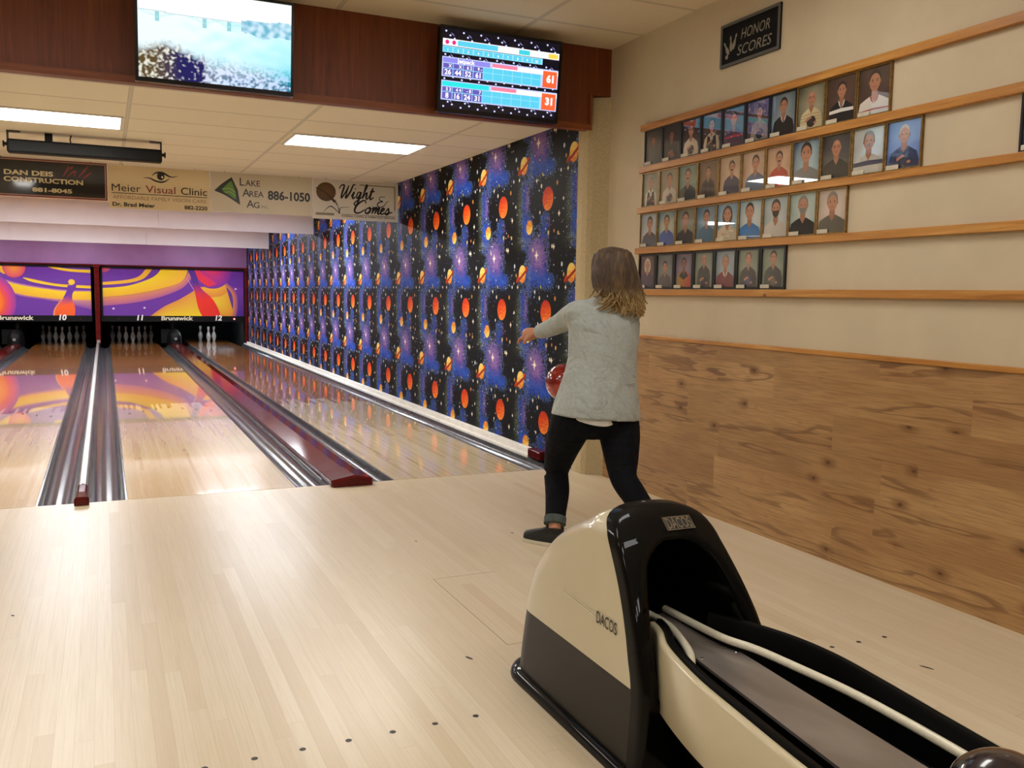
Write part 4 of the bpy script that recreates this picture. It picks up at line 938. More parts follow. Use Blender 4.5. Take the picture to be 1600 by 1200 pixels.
# =================================================================== honour wall
def build_honour_wall():
    for i, (z0, z1, y) in enumerate(((2.445, 2.486, -0.792), (2.169, 2.211, -0.784), (1.900, 1.936, -0.775), (1.627, 1.667, -0.766), (1.348, 1.388, -0.79))):
        mb = MB().box((XR - 0.03, -6.2, z0), (XR - 0.0002, y, z1))
        o = mb.build('picture_rail', 'rail pine', bevel=0.003)
        nth = ('topmost', 'second from the top, above the tan and orange-shirt portraits', 'third from the top, above the royal blue shirts', 'fourth from the top', 'lowest')[i]
        tag(o, f'long narrow pine picture rail, {nth}', 'picture rail', 'pine picture rails')
    # HONOR SCORES plaque
    t = thing('honor_sign', 'black plaque with grey rim reading HONOR SCORES, high on the wall', 'sign', (XR, -1.88, 2.68))
    y0, y1, z0, z1 = -1.622, -2.134, 2.682, 2.926; fn = side(XR - 0.012, y0, z0); w, h = y0 - y1, z1 - z0
    MB().box((XR - 0.012, y1, z0), (XR - 0.0002, y0, z1)).build('board', 'black', t)
    mb = MB(); q = 0.016
    for a0, b0, a1, b1 in ((0, 0, w, q), (0, h - q, w, h), (0, q, q, h - q), (w - q, q, w, h - q)): mb.prism([(a0, b0), (a1, b0), (a1, b1), (a0, b1)], fn, 0.0, 0.004)
    mb.build('rim', 'sign grey', t)
    mb = MB(); g = hx('8e8a7c')
    text(mb, 'HONOR', fn, 0.082, 0.185, 0.128, shear=0.22, col=g, fit=0.245, d=0.001)
    text(mb, 'SCORES', fn, 0.082, 0.155, 0.042, shear=0.22, col=g, fit=0.295, d=0.001)
    for x, y, r in ((0.055, 0.105, 0.55), (0.095, 0.125, 0.1), (0.13, 0.13, -0.35)):
        c, s = math.cos(r), math.sin(r)
        f = lambda a, b: (x + a * c - b * s, y + a * s + b * c)
        poly(mb, [f(*p) for p in ((-0.008, -0.045), (0.008, -0.045), (0.014, -0.02), (0.005, 0.015), (0.008, 0.035), (0.0, 0.045), (-0.008, 0.035), (-0.005, 0.015), (-0.014, -0.02))], fn, 0.001, g)
    disc(mb, 0.06, 0.055, 0.013, 0.013, fn, 0.001, g)
    mb.build('lettering', 'sign print', t)
    # portraits
    SK = hx('b07a5c'); DSK = hx('8a5a44'); HB = hx('2a1c12'); HG = hx('7a736a'); BLK = hx('141414')
    def portrait(y0, z0, h, label, group, fm, fw, bg, shirt, skin=SK, hair=HB, s=1.0, dx=0.0, bald=False, long=False, must=False, beard=False, ball=None, collar=None, stripe=None, half=None, vest=None, floral=False, card=True, low=0.0):
        w = 0.206
        t = thing('portrait_frame', label, 'framed photo', (XR, y0 - w / 2, z0), group)
        fn = side(XR - 0.0012, y0, z0)
        mb = MB()
        for a0, b0, a1, b1 in ((0, 0, w, fw), (0, h - fw, w, h), (0, fw, fw, h - fw), (w - fw, fw, w, h - fw)): mb.prism([(a0, b0), (a1, b0), (a1, b1), (a0, b1)], fn, 0.0, 0.014)
        mb.build('frame', fm, t)
        W, H = w - 2 * fw, h - 2 * fw
        f2 = lambda a, b, d: fn(fw + min(max(a, 0), 1) * W, fw + min(max(b, 0), 1) * H, 0.006 + d)
        p = MB(); c0, c1 = hx(bg[0]), hx(bg[1])
        from mathutils import noise as N
        n = 8; o = rnd.random() * 50
        for i in range(n):
            for j in range(n):
                q = [(i / n, j / n), ((i + 1) / n, j / n), ((i + 1) / n, (j + 1) / n), (i / n, (j + 1) / n)]
                p.add([f2(a, b, 0) for a, b in q], [(0, 1, 2, 3)], cols=[mixc(c0, c1, max(0, 1.25 - 1.7 * math.hypot(a - 0.55, (b - 0.45) * 0.9)) + 0.35 * N.noise(Vector((a * 3 + o, b * 3, 0)))) for a, b in q])
        s *= 1.24; cx = 0.5 + dx; hy = 0.70 - low; sx = 0.135 * s; sy = 0.135 * s
        sh = hx(shirt); shd = tuple(v * 0.6 for v in sh)
        sho = hy - 0.27 * s; wsh = 0.33 * s
        tor = [(cx - wsh * 1.12, -0.02), (cx - wsh * 1.15, sho - 0.22), (cx - wsh * 1.0, sho - 0.05), (cx - wsh * 0.6, sho + 0.03), (cx - 0.10 * s, sho + 0.075), (cx + 0.10 * s, sho + 0.075), (cx + wsh * 0.6, sho + 0.02), (cx + wsh * 1.0, sho - 0.06), (cx + wsh * 1.18, sho - 0.25), (cx + wsh * 1.15, -0.02)]
        poly(p, tor, f2, 0.0003, (lambda a, b: mixc(sh, shd, (a - cx) * 1.2 + 0.2)) if not half else (lambda a, b: hx(half) if a > cx else sh))
        if half: poly(p, [(cx - wsh * 0.3, sho + 0.06), (cx + wsh * 0.3, sho + 0.06), (cx + wsh * 0.8, sho - 0.08), (cx, sho - 0.2), (cx - wsh * 0.8, sho - 0.08)], f2, 0.0004, BLK)
        if vest:
            v = hx(vest); poly(p, [(cx - wsh * 0.6, sho + 0.02), (cx - 0.07 * s, sho - 0.04), (cx - 0.02, -0.02), (cx - wsh * 0.8, -0.02)], f2, 0.0004, v); poly(p, [(cx + wsh * 0.6, sho + 0.02), (cx + 0.07 * s, sho - 0.04), (cx + 0.02, -0.02), (cx + wsh * 0.8, -0.02)], f2, 0.0004, v)
        if stripe:
            for b, th, cc in [(q[0] * 0.68 - 0.01, q[1], q[2]) for q in stripe]: poly(p, [(cx - wsh * 1.14, sho - b - 0.03), (cx, sho - b - th * 0.2), (cx + wsh * 1.14, sho - b - 0.02), (cx + wsh * 1.14, sho - b - 0.02 + th), (cx, sho - b + th), (cx - wsh * 1.14, sho - b - 0.03 + th)], f2, 0.0005, hx(cc))
        if floral:
            for k in range(26): disc(p, cx + (rnd.random() - 0.5) * 0.56, sho - 0.02 - rnd.random() * 0.4, 0.035, 0.025, f2, 0.0004 + k * 1e-5, hx(rnd.choice(['d8a080', 'f0e6cc', 'a8b088', 'c88870'])), None, 8)
        # neck, head, hair
        nk = tuple(v * 0.78 for v in skin)
        poly(p, [(cx - 0.065 * s, hy - 0.07), (cx + 0.065 * s, hy - 0.07), (cx + 0.075 * s, sho + 0.06), (cx, sho - 0.05 * s), (cx - 0.075 * s, sho + 0.06)], f2, 0.0007, nk)
        if collar:
            cc = hx(collar); poly(p, [(cx - 0.11 * s, sho + 0.085), (cx - 0.07 * s, sho + 0.06), (cx - 0.005, sho - 0.10), (cx - 0.07 * s, sho - 0.03)], f2, 0.0009, cc); poly(p, [(cx + 0.11 * s, sho + 0.085), (cx + 0.07 * s, sho + 0.06), (cx + 0.005, sho - 0.10), (cx + 0.07 * s, sho - 0.03)], f2, 0.0009, cc)
        if long: disc(p, cx, hy - 0.03, sx * 1.35, sy * 1.5, f2, 0.0006, hair, None, 20)
        if not bald: disc(p, cx, hy + 0.035 * s, sx * 1.04, sy * 1.12, f2, 0.0010, hair, None, 20)
        disc(p, cx - sx * 0.95, hy - 0.01, 0.022 * s, 0.03 * s, f2, 0.0010, nk, None, 8); disc(p, cx + sx * 0.95, hy - 0.01, 0.022 * s, 0.03 * s, f2, 0.0010, nk, None, 8)
        lit_ = tuple(min(1, v * 1.12) for v in skin)
        disc(p, cx, hy - 0.012, sx * 0.92, sy * (1.12 if bald else 1.0), f2, 0.0012, lit_, skin, 20)
        if bald: disc(p, cx, hy + 0.085 * s, sx * 0.6, sy * 0.4, f2, 0.0013, tuple(min(1, v * 1.4) for v in skin), lit_, 14)
        for e in (-1, 1):
            disc(p, cx + e * sx * 0.40, hy + 0.012 * s, 0.020 * s, 0.010 * s, f2, 0.0015, BLK, None, 8); stroke(p, [(cx + e * sx * 0.18, hy + 0.036 * s), (cx + e * sx * 0.62, hy + 0.036 * s)], 0.010, f2, 0.0015, hair, smooth=False)
        stroke(p, [(cx, hy + 0.01), (cx + 0.012, hy - 0.035 * s)], 0.012, f2, 0.0015, nk, smooth=False)
        if beard: poly(p, [(cx - sx * 0.85, hy - 0.03), (cx - sx * 0.4, hy - 0.045), (cx + sx * 0.4, hy - 0.045), (cx + sx * 0.85, hy - 0.03), (cx + sx * 0.6, hy - 0.12 * s), (cx, hy - 0.165 * s), (cx - sx * 0.6, hy - 0.12 * s)], f2, 0.0014, hair)
        if must or beard: disc(p, cx, hy - 0.055 * s, sx * 0.46, 0.020 * s, f2, 0.0016, hair, None, 10)
        stroke(p, [(cx - sx * 0.3, hy - 0.078 * s), (cx + sx * 0.3, hy - 0.078 * s)], 0.010, f2, 0.0017, hx('7a3a30'), smooth=False)
        if ball:
            bc = hx(ball); disc(p, cx + 0.02, 0.16, 0.17, 0.13, f2, 0.0018, tuple(min(1, v * 1.8 + 0.02) for v in bc), bc, 18)
            poly(p, [(cx - 0.2, 0.22), (cx - 0.02, 0.29), (cx + 0.06, 0.25), (cx - 0.05, 0.21), (cx - 0.19, 0.15)], f2, 0.0020, skin)
            disc(p, cx + 0.17, 0.12, 0.06, 0.035, f2, 0.0020, skin, None, 10)
        p.build('photograph', 'print under glass', t)
        if card: MB().prism([(0.012, 0.006), (0.085, 0.006), (0.085, 0.026), (0.012, 0.026)], fn, 0.0145, 0.016).build('name_card', 'name card', t)
    D = dict
    rows = [
     (-0.826, 2.2115, 0.233, 'top row', [
      ('dim portrait of a person in a grey-green shirt', D(bg=('2c241c', '4a4438'), shirt='4a4c44', s=0.62, skin=DSK)),
      ('dim portrait of a person in dark green holding a reddish ball', D(bg=('241c16', '3c3026'), shirt='24261e', s=0.72, skin=DSK, ball='5a2a26')),
      ('portrait of a person in a pale cream shirt holding a black ball, on dark brown', D(bg=('281c16', '44301f'), shirt='cfc0a8', s=0.85, ball='101010')),
      ('portrait of a person with a black vest over a cream shirt', D(bg=('301f16', '50341f'), shirt='c4b49a', s=0.85, ball='141414', vest='2a2024')),
      ('portrait of a person in a grey-purple shirt with red trim', D(bg=('4a4048', '6a6068'), shirt='5a3a4c', s=0.9, stripe=[(0.25, 0.05, 'a02828')])),
      ('portrait of a person in a beige shirt with a glossy black ball, on purple brown', D(bg=('3c2826', '5a3c34'), shirt='8a7a68', s=0.8, dx=0.08, ball='0c0f18')),
      ('portrait of a person in a black jacket with white collar, on blue grey', D(bg=('4a5a64', '8a9a9c'), shirt='10100f', s=0.92, collar='d8d0c8', ball=None)),
      ('portrait of a balding person in a striped cream polo shirt', D(bg=('50503c', 'a09c80'), shirt='d6c498', s=0.88, bald=True, stripe=[(0.12, 0.02, 'a8946a'), (0.22, 0.02, 'a8946a'), (0.32, 0.02, 'a8946a')], ball='1a120e')),
      ('portrait of a person in a black jacket with a broad white chest stripe, on brown', D(bg=('3c2a22', '5c4234'), shirt='0e0d0d', s=0.9, collar='e4ded6', stripe=[(0.26, 0.07, 'e6e2da')])),
      ('portrait of a person in a white shirt with red collar and red stripe, on brown', D(bg=('3a2820', '543c2e'), shirt='ddd4c8', s=1.12, collar='a03434', stripe=[(0.34, 0.03, '9c3a3c')]))]),
     (-0.809, 1.9375, 0.230, 'second row', [
      ('portrait of a grey-haired person in a dark vest over white sleeves', D(bg=('5a5a4c', '9a9a8a'), shirt='d0ccc0', vest='3a3430', s=0.8, hair=HG, ball='3a2a24', card=False)),
      ('portrait of a person in a pale grey shirt holding a black ball', D(bg=('70684e', '9a9078'), shirt='c8c0ae', s=0.9, dx=0.05, ball='1c1c1e')),
      ('portrait of person with moustache, dark shirt on teal green', D(bg=('3f5a4c', '7a9484'), shirt='1c2620', s=1.0, must=True)),
      ('portrait of a person in a dark brown vest on brown', D(bg=('4a3420', '7a5a3a'), shirt='3c2c22', s=0.72, vest='2a1e16')),
      ('portrait of a bearded person in a navy shirt on tan', D(bg=('9a7c60', 'c8aa88'), shirt='26284a', s=0.85, dx=0.08, must=True)),
      ('portrait of a person in a blue-grey shirt on tan', D(bg=('a08068', 'ccac90'), shirt='5a6a84', s=0.95, dx=0.08)),
      ('portrait of a person with a moustache in an orange-red shirt on tan', D(bg=('a0795a', 'caa684'), shirt='b8402a', s=0.85, must=True)),
      ('large portrait of a person in a grey shirt on bright blue', D(bg=('2c4c6c', 'a4bcc0'), shirt='7c7c78', s=1.2, dx=-0.02)),
      ('portrait of a bald person in a black shirt on dark grey', D(bg=('2c2826', '5a5854'), shirt='121412', s=1.0, bald=True, collar='1c1e1c')),
      ('portrait of a person with a moustache in a white jacket with navy sleeve', D(bg=('a09c8a', 'c8d4dc'), shirt='c4c0b4', s=1.05, must=True, vest='b8b4a8', hair=HG, stripe=[(0.24, 0.09, '2c3450')])),
      ('portrait of a fair-haired person in a dark blue shirt on hazy blue', D(bg=('3c5c9c', '7c98d0'), shirt='28385c', s=0.95, hair=hx('b0a8a0'), ball='20283c'))]),
     (-0.800, 1.6685, 0.230, 'third row', [
      ('portrait of a person in an open black shirt on pale grey', D(bg=('7c8c9c', 'c0c0bc'), shirt='161614', s=1.0, dx=0.06)),
      ('portrait of a dark-haired person in a royal blue shirt', D(bg=('3c6c80', 'b4ba9c'), shirt='1c4c9c', s=0.95)),
      ('portrait of a person in a black shirt on olive green', D(bg=('5c5c44', '84846a'), shirt='1c1e1a', s=1.05)),
      ('portrait of a person in a slate blue shirt on blue', D(bg=('3c5c74', '84a0ac'), shirt='4c7088', s=0.95, dx=0.04)),
      ('portrait of a long-haired person in a floral cream blouse', D(bg=('4c7c9c', '9cb8c0'), shirt='d4c4a4', s=1.1, long=True, floral=True)),
      ('portrait of a person in a bright sky-blue shirt', D(bg=('84a0ac', 'c8cfc8'), shirt='2c78b8', s=1.1, dx=-0.05, stripe=[(0.42, 0.02, 'd8e0e8')])),
      ('portrait of a bearded person in a white shirt', D(bg=('84989c', 'bcc4c0'), shirt='cfc6b8', s=1.1, beard=True)),
      ('portrait of a grey-bearded person in a black shirt on pale teal', D(bg=('74948c', 'bcc4bc'), shirt='20201c', s=1.1, beard=True, hair=HG)),
      ('portrait of a grey-haired person in an olive-grey shirt on pinkish white', D(bg=('a89484', 'd0c0b0'), shirt='6c6656', s=1.1, hair=HG))]),
     (-0.798, 1.3895, 0.236, 'lowest row', [
      ('portrait of a blond person in purple on dark maroon', D(bg=('3c2420', '5c3a34'), shirt='3c2440', s=0.95, hair=hx('c8bca8'), long=True)),
      ('portrait of a person in a dull grey shirt on grey', D(bg=('4c504c', '7c807c'), shirt='5a524e', s=0.85, low=0.08)),
      ('portrait of a person in a half red, half yellow shirt', D(bg=('4a4048', '8a7c8c'), shirt='9c7c24', half='b83418', s=0.85, skin=DSK)),
      ('portrait of a balding person in a grey shirt holding a dark ball on grey green', D(bg=('6c7464', '8c9484'), shirt='3c3c34', s=0.75, low=-0.1, bald=True, ball='141010')),
      ('portrait of a person in a burgundy shirt with white collar', D(bg=('6c7c84', '9ca8ac'), shirt='741c24', s=1.0, collar='e0d8d0', hair=HG)),
      ('portrait of a person in a black shirt holding a blue ball', D(bg=('545c44', '848c74'), shirt='121212', s=0.85, low=-0.06, ball='16264c', hair=hx('4a2c1a'))),
      ('portrait of a person in a dark grey shirt, hands folded over a ball', D(bg=('5c6450', '8c947e'), shirt='3a3c36', s=0.85, low=-0.06, ball='4a4438'))])]
    for r, (y0, z0, h, rn, items) in enumerate(rows):
        for i, (lab, kw) in enumerate(items):
            blk = r == 3 or (r == 0 and i < 8 and i not in (7,))
            portrait(y0 - i * 0.2098, z0, h, lab.replace('portrait of a ', 'framed photo, ').replace('dim portrait of a', 'dim framed photo,').replace('person in a ', 'person in ').replace('with a ', 'with ').replace(' over a ', ' over ').replace(' holding a ', ', ') + ', ' + rn, f'framed portraits in the {rn}', 'frame black' if blk else 'frame gold', 0.013 if r == 3 else 0.008, **kw)
    portrait(-3.59, 1.9375, 0.230, 'framed dark blue portrait standing alone at the right edge, second row', 'framed portraits in the second row', 'frame black', 0.010, bg=('2c3c64', '4c5c94'), shirt='20243c', s=0.9)
build_honour_wall()

# =================================================================== ball return
def lerp_tab(tab, z):
    for (z0, v0), (z1, v1) in zip(tab, tab[1:]):
        if z <= z1: return v0 + (v1 - v0) * (z - z0) / (z1 - z0)
    return tab[-1][1]
def smooth_tab(tab, n=8):
    P = spline([Vector((a, b)) for a, b in tab], n); return [(p.x, p.y) for p in P]
def build_ball_return():
    XC = 1.415
    t = thing('ball_return', 'cream and black ball return with a hooded mouth and open ball rack on the approach', 'ball return', (XC, -3.7, 0))
    Wt = [(0.0, 0.232), (0.25, 0.219), (0.35, 0.215), (0.40, 0.211), (0.50, 0.195), (0.60, 0.178), (0.642, 0.170), (0.665, 0.161), (0.680, 0.150), (0.692, 0.133), (0.701, 0.108), (0.707, 0.075), (0.7105, 0.038), (0.712, 0.0)]
    xs = lambda z: lerp_tab([(0.0, 0.0), (0.38, 0.0), (0.52, -0.012), (0.63, -0.026), (0.68, -0.022), (0.72, -0.016)], z)
    Ft = [(0.0, -4.135), (0.1, -4.140), (0.25, -4.138), (0.34, -4.112), (0.43, -4.080), (0.53, -4.026), (0.63, -3.960), (0.68, -3.908), (0.712, -3.862)]
    Bt = [(0.0, -3.245), (0.15, -3.258), (0.28, -3.280), (0.38, -3.318), (0.45, -3.365), (0.52, -3.435), (0.58, -3.53), (0.63, -3.63), (0.67, -3.72), (0.70, -3.80), (0.712, -3.84)]
    Fs = smooth_tab(Ft)
    yF = lambda z: lerp_tab(Fs, z); Bs = smooth_tab(Bt); yB = lambda z: lerp_tab(Bs, z)
    DEP = 0.062
    wz = lambda z: lerp_tab(Wt, z)
    def outline(z, grow=0.0):
        w = wz(z) + grow; a = yF(z) + DEP - grow * 0.3; b = yB(z) + grow
        L = max(b - a, 0.01); r = min(0.15, w * 0.75, L * 0.6); pts = [(XC - w, a)]
        for i in range(9):
            q = PI - (PI / 2) * i / 8; pts.append((XC - w + r + r * math.cos(q), b - r + r * math.sin(q)))
        for i in range(9):
            q = PI / 2 - (PI / 2) * i / 8; pts.append((XC + w - r + r * math.cos(q), b - r + r * math.sin(q)))
        pts.append((XC + w, a)); return [(x + xs(z), y, z) for x, y in pts]
    def shell(zs, name, m, grow=0.0):
        mb = MB(); mb.rings([outline(z, grow) for z in zs], False, False, False); return mb.build(name, m, t, smooth=True, auto=50)
    zs = [0.256 + (0.62 - 0.256) * i / 22 for i in range(23)] + [0.63, 0.64, 0.65, 0.66, 0.67, 0.68, 0.688, 0.694, 0.699, 0.703, 0.707, 0.7095]
    hood = shell(zs, 'hood', 'cream plastic')
    shell([0.035 + 0.021 * i for i in range(11)] + [0.254], 'hood_base', 'hood brown', -0.0015)
    mb = MB(); mb.rings([outline(z, g) for z, g in ((0.0, 0.020), (0.012, 0.022), (0.026, 0.018), (0.036, 0.004))]); mb.build('plinth', 'gloss black', t, smooth=True, auto=40)
    # side stripes and lettering on the hood
    mb = MB()
    sf = lambda y0, z0: (lambda a, b, d: (XC - wz(z0 + b) + xs(z0 + b) - 0.0015 - d, y0 - a, z0 + b))
    for z in (0.402, 0.410): mb.prism([(0, 0), (0.205, -0.012), (0.205, -0.009), (0, 0.003)], sf(-3.648, z), 0.0, 0.0012)
    mb.build('side_stripe', 'cream bright', hood)
    mb = MB(); text(mb, 'DACOS', sf(-3.862, 0.378), 0.050, 0, 0, bold=0.01, fit=0.115, d=0.0015, col=hx('141210')); mb.build('side_lettering', 'sign print', hood)
    # black mouth frame: outer edge follows the hood, an arch is cut in it
    N1 = 30; outer = []
    prof = [(0.0, wz(0.0))] + [(z, wz(z)) for z in [0.03 + 0.03 * i for i in range(19)]] + [(z, wz(z)) for z in (0.60, 0.62, 0.64, 0.655, 0.668, 0.68, 0.69, 0.698, 0.704, 0.708)]
    prof = sorted(set(prof)); half = [(XC - w + xs(z), z) for z, w in prof]; other = [(XC + w + xs(z), z) for z, w in prof[::-1]]
    outer = half + [(XC + xs(0.712), 0.712)] + other
    zb, zt, wi = 0.245, 0.628, 0.150
    def inner_pt(q):
        # q 0..1 along the arch from bottom left over the top to bottom right
        P = [(-0.166, zb), (-0.166, 0.32), (-0.163, 0.40), (-0.149, 0.47), (-0.118, 0.562), (-0.075, 0.607), (-0.036, 0.626), (0, zt)]
        P = P + [(-x, z) for x, z in P[:-1][::-1]]
        S = spline([Vector(p) for p in P], 8); k = q * (len(S) - 1); i = min(int(k), len(S) - 2); p = S[i].lerp(S[i + 1], k - i); return (XC + p.x + xs(p.y) * 0.5, p.y)
    n = len(outer); inner = [inner_pt(i / (n - 1)) for i in range(n)]
    def loop(pts, off, depth, back=None):
        out = []
        for x, z in pts:
            cx, cz = XC, 0.36
            dx, dz = x - cx, z - cz; L = math.hypot(dx, dz); x2 = x + dx / L * off; z2 = z + dz / L * off if z > 0.001 else z
            out.append((x2, yF(min(max(z2, 0), 0.712)) + depth, z2))
        return out
    mb = MB(); g = 0.004
    L = [loop(outer, g, DEP + 0.004), loop(outer, g, 0.03), loop(outer, g * 0.6, 0.015), loop(outer, -0.004, 0.005), loop(outer, -0.018, 0.0), loop(inner, 0.030, 0.0), loop(inner, 0.012, 0.003), loop(inner, 0.002, 0.012), loop(inner, 0.0, 0.03)]
    tun = lambda s, y: [(XC + (x - XC) * s, y, 0.30 + (z - 0.30) * s) for x, z in inner]
    L.append([(x, yF(z) + 0.12, z) for x, z in inner]); L.append(tun(0.85, -3.75)); L.append(tun(0.7, -3.60))
    mb.rings(L, True, False, True); mb.build('mouth_frame', 'gloss black', t, smooth=True, auto=60)
    # chrome badge
    bz = 0.672; by = yF(bz)
    bf = lambda a, b, d: (1.388 + a, yF(0.656 + b) - d - 0.002, 0.656 + b)
    bd = MB(); bd.prism([(0, 0), (0.098, 0), (0.098, 0.030), (0, 0.030)], bf, -0.004, 0.003); badge = bd.build('badge', 'dark metal', t, bevel=0.001)
    mb = MB(); text(mb, 'DACOS', bf, 0.034, 0.006, 0.004, bold=0.02, fit=0.086, d=0.0045); 
    for a0, b0, a1, b1 in ((0, 0, 0.098, 0.002), (0, 0.028, 0.098, 0.030), (0, 0, 0.002, 0.03), (0.096, 0, 0.098, 0.03)): mb.prism([(a0, b0), (a1, b0), (a1, b1), (a0, b1)], bf, 0.003, 0.0045)
    mb.build('badge_lettering', 'chrome', badge)
    # ------------------------------------------------ the open rack
    sp = lambda pts, n=8: [(p.x, p.y) for p in spline([Vector(p) for p in pts], n)]
    Lr = [(1.312, -3.97), (1.296, -4.03), (1.245, -4.14), (1.197, -4.34), (1.170, -4.55), (1.145, -4.78), (1.118, -5.10), (1.100, -5.35)]
    Rr = [(1.545, -3.97), (1.583, -4.05), (1.640, -4.21), (1.660, -4.365), (1.650, -4.54), (1.628, -4.76), (1.602, -5.05), (1.580, -5.35)]
    end = [(1.112, -5.44), (1.155, -5.53), (1.24, -5.585), (1.34, -5.60), (1.44, -5.585), (1.525, -5.53), (1.567, -5.44)]
    rim = sp(Lr) + sp(end) + sp(Rr[::-1]); nl = len(sp(Lr))
    def inset(pts, k):
        out = []
        for i, p in enumerate(pts):
            a = Vector(pts[max(i - 1, 0)]); b = Vector(pts[min(i + 1, len(pts) - 1)]); d = (b - a).normalized(); nn = Vector((-d.y, d.x)); out.append((p[0] + nn.x * k, p[1] + nn.y * k))
        return out
    # skirt: cream panel wrapped round the outside
    zr = 0.400; zsk = lambda i: 0.212 + 0.0 * i
    prof = [(0.004, 0.206), (0.0, 0.212), (0.0, zr - 0.012), (0.003, zr - 0.003), (0.009, zr), (0.018, zr), (0.022, zr - 0.004), (0.022, 0.215)]
    rs = []
    loops = [inset(rim, k) for k, z in prof]
    for i in range(len(rim)): rs.append([(loops[j][i][0], loops[j][i][1], z) for j, (k, z) in enumerate(prof)])
    mb = MB(); mb.rings(rs, True); mb.build('rack_skirt', 'cream plastic', t, smooth=True, auto=50)
    # black tray inside the skirt
    prof = [(0.0235, 0.18), (0.0235, zr + 0.004), (0.027, zr + 0.009), (0.040, zr + 0.007), (0.046, zr - 0.004), (0.052, 0.335), (0.060, 0.305), (0.074, 0.296), (0.074, 0.18)]
    loops = [inset(rim, k) for k, z in prof]; rs = []
    for i in range(len(rim)): rs.append([(loops[j][i][0], loops[j][i][1], z) for j, (k, z) in enumerate(prof)])
    mb = MB(); mb.rings(rs, True); mb.build('tray_wall', 'tray black', t, smooth=True, auto=50)
    fl = inset(rim, 0.070)
    mb = MB(); mb.prism(fl, lambda a, b, d: (a, b, d), 0.28, 0.297); mb.build('tray_floor', 'tray black', t)
    mb = MB(); pd = inset(rim, 0.085); pd = [(x, y) for x, y in pd if y < -4.12 and y > -5.45]
    mb.prism(pd, lambda a, b, d: (a, b, d), 0.0, 0.28); mb.build('pedestal', 'gloss black', t, bevel=0.005)
    # rails the balls run between
    Lq = [(1.409, -3.80, 0.36), (1.400, -3.95, 0.366), (1.340, -4.13, 0.368), (1.275, -4.24, 0.368), (1.236, -4.37, 0.366), (1.214, -4.58, 0.366), (1.206, -4.76, 0.366), (1.185, -5.05, 0.366), (1.168, -5.36, 0.366)]
    Rq = [(1.485, -3.80, 0.36), (1.484, -4.0, 0.366), (1.492, -4.10, 0.368), (1.522, -4.19, 0.368), (1.546, -4.32, 0.366), (1.566, -4.50, 0.366), (1.566, -4.70, 0.366), (1.553, -4.95, 0.366), (1.530, -5.36, 0.366)]
    for q in (Lq, Rq):
        P = spline([Vector(p) for p in q], 8)
        mb = MB(); mb.tube(P, 0.0115, 12); r = mb.build('ball_rail', 'cream bright', t, smooth=True)
        mb = MB(); mb.rings([[(p.x + s, p.y, z) for s, z in ((-0.003, 0.296), (0.003, 0.296), (0.003, p.z - 0.008), (-0.003, p.z - 0.008))] for p in P[4:]]); mb.build('rail_web', 'tray black', r)
    # scuffed centre plate
    A = [(1.405, -3.80), (1.385, -4.0), (1.362, -4.13), (1.335, -4.40), (1.300, -4.73), (1.288, -4.86)]
    B = [(1.480, -3.80), (1.492, -4.0), (1.506, -4.12), (1.494, -4.40), (1.480, -4.73), (1.474, -4.86)]
    A = sp(A); B = sp(B)
    mb = MB(); mb.rings([[(a[0], a[1], 0.338), (b[0], b[1], 0.338), (b[0], b[1], 0.346), (a[0], a[1], 0.346)] for a, b in zip(A, B)]); mb.build('centre_plate', 'scuffed plate', t)
    mb = MB(); mb.rings([[(a[0] + 0.02, a[1], 0.29), (b[0] - 0.02, b[1], 0.29), (b[0] - 0.02, b[1], 0.338), (a[0] + 0.02, a[1], 0.338)] for a, b in zip(A, B)]); mb.build('plate_support', 'tray black', t)
    for x, y in ((1.378, -4.14), (1.494, -4.14)): MB().lathe([(0.0, 0), (0.005, 0), (0.004, 0.002), (0.0, 0.0025)], (x, y, 0.346), 10).build('screw', 'chrome', t)
    # the ball waiting on the rack
    b = MB(); b.ell((1.386, -5.047, 0.2975 + 0.1085), (0.1085, 0.1085, 0.1085), 40, 28); bo = b.build('bowling_ball', 'ball purple', smooth=True)
    tag(bo, 'dark purple glossy bowling ball waiting on the ball return rack', 'bowling ball')
build_ball_return()

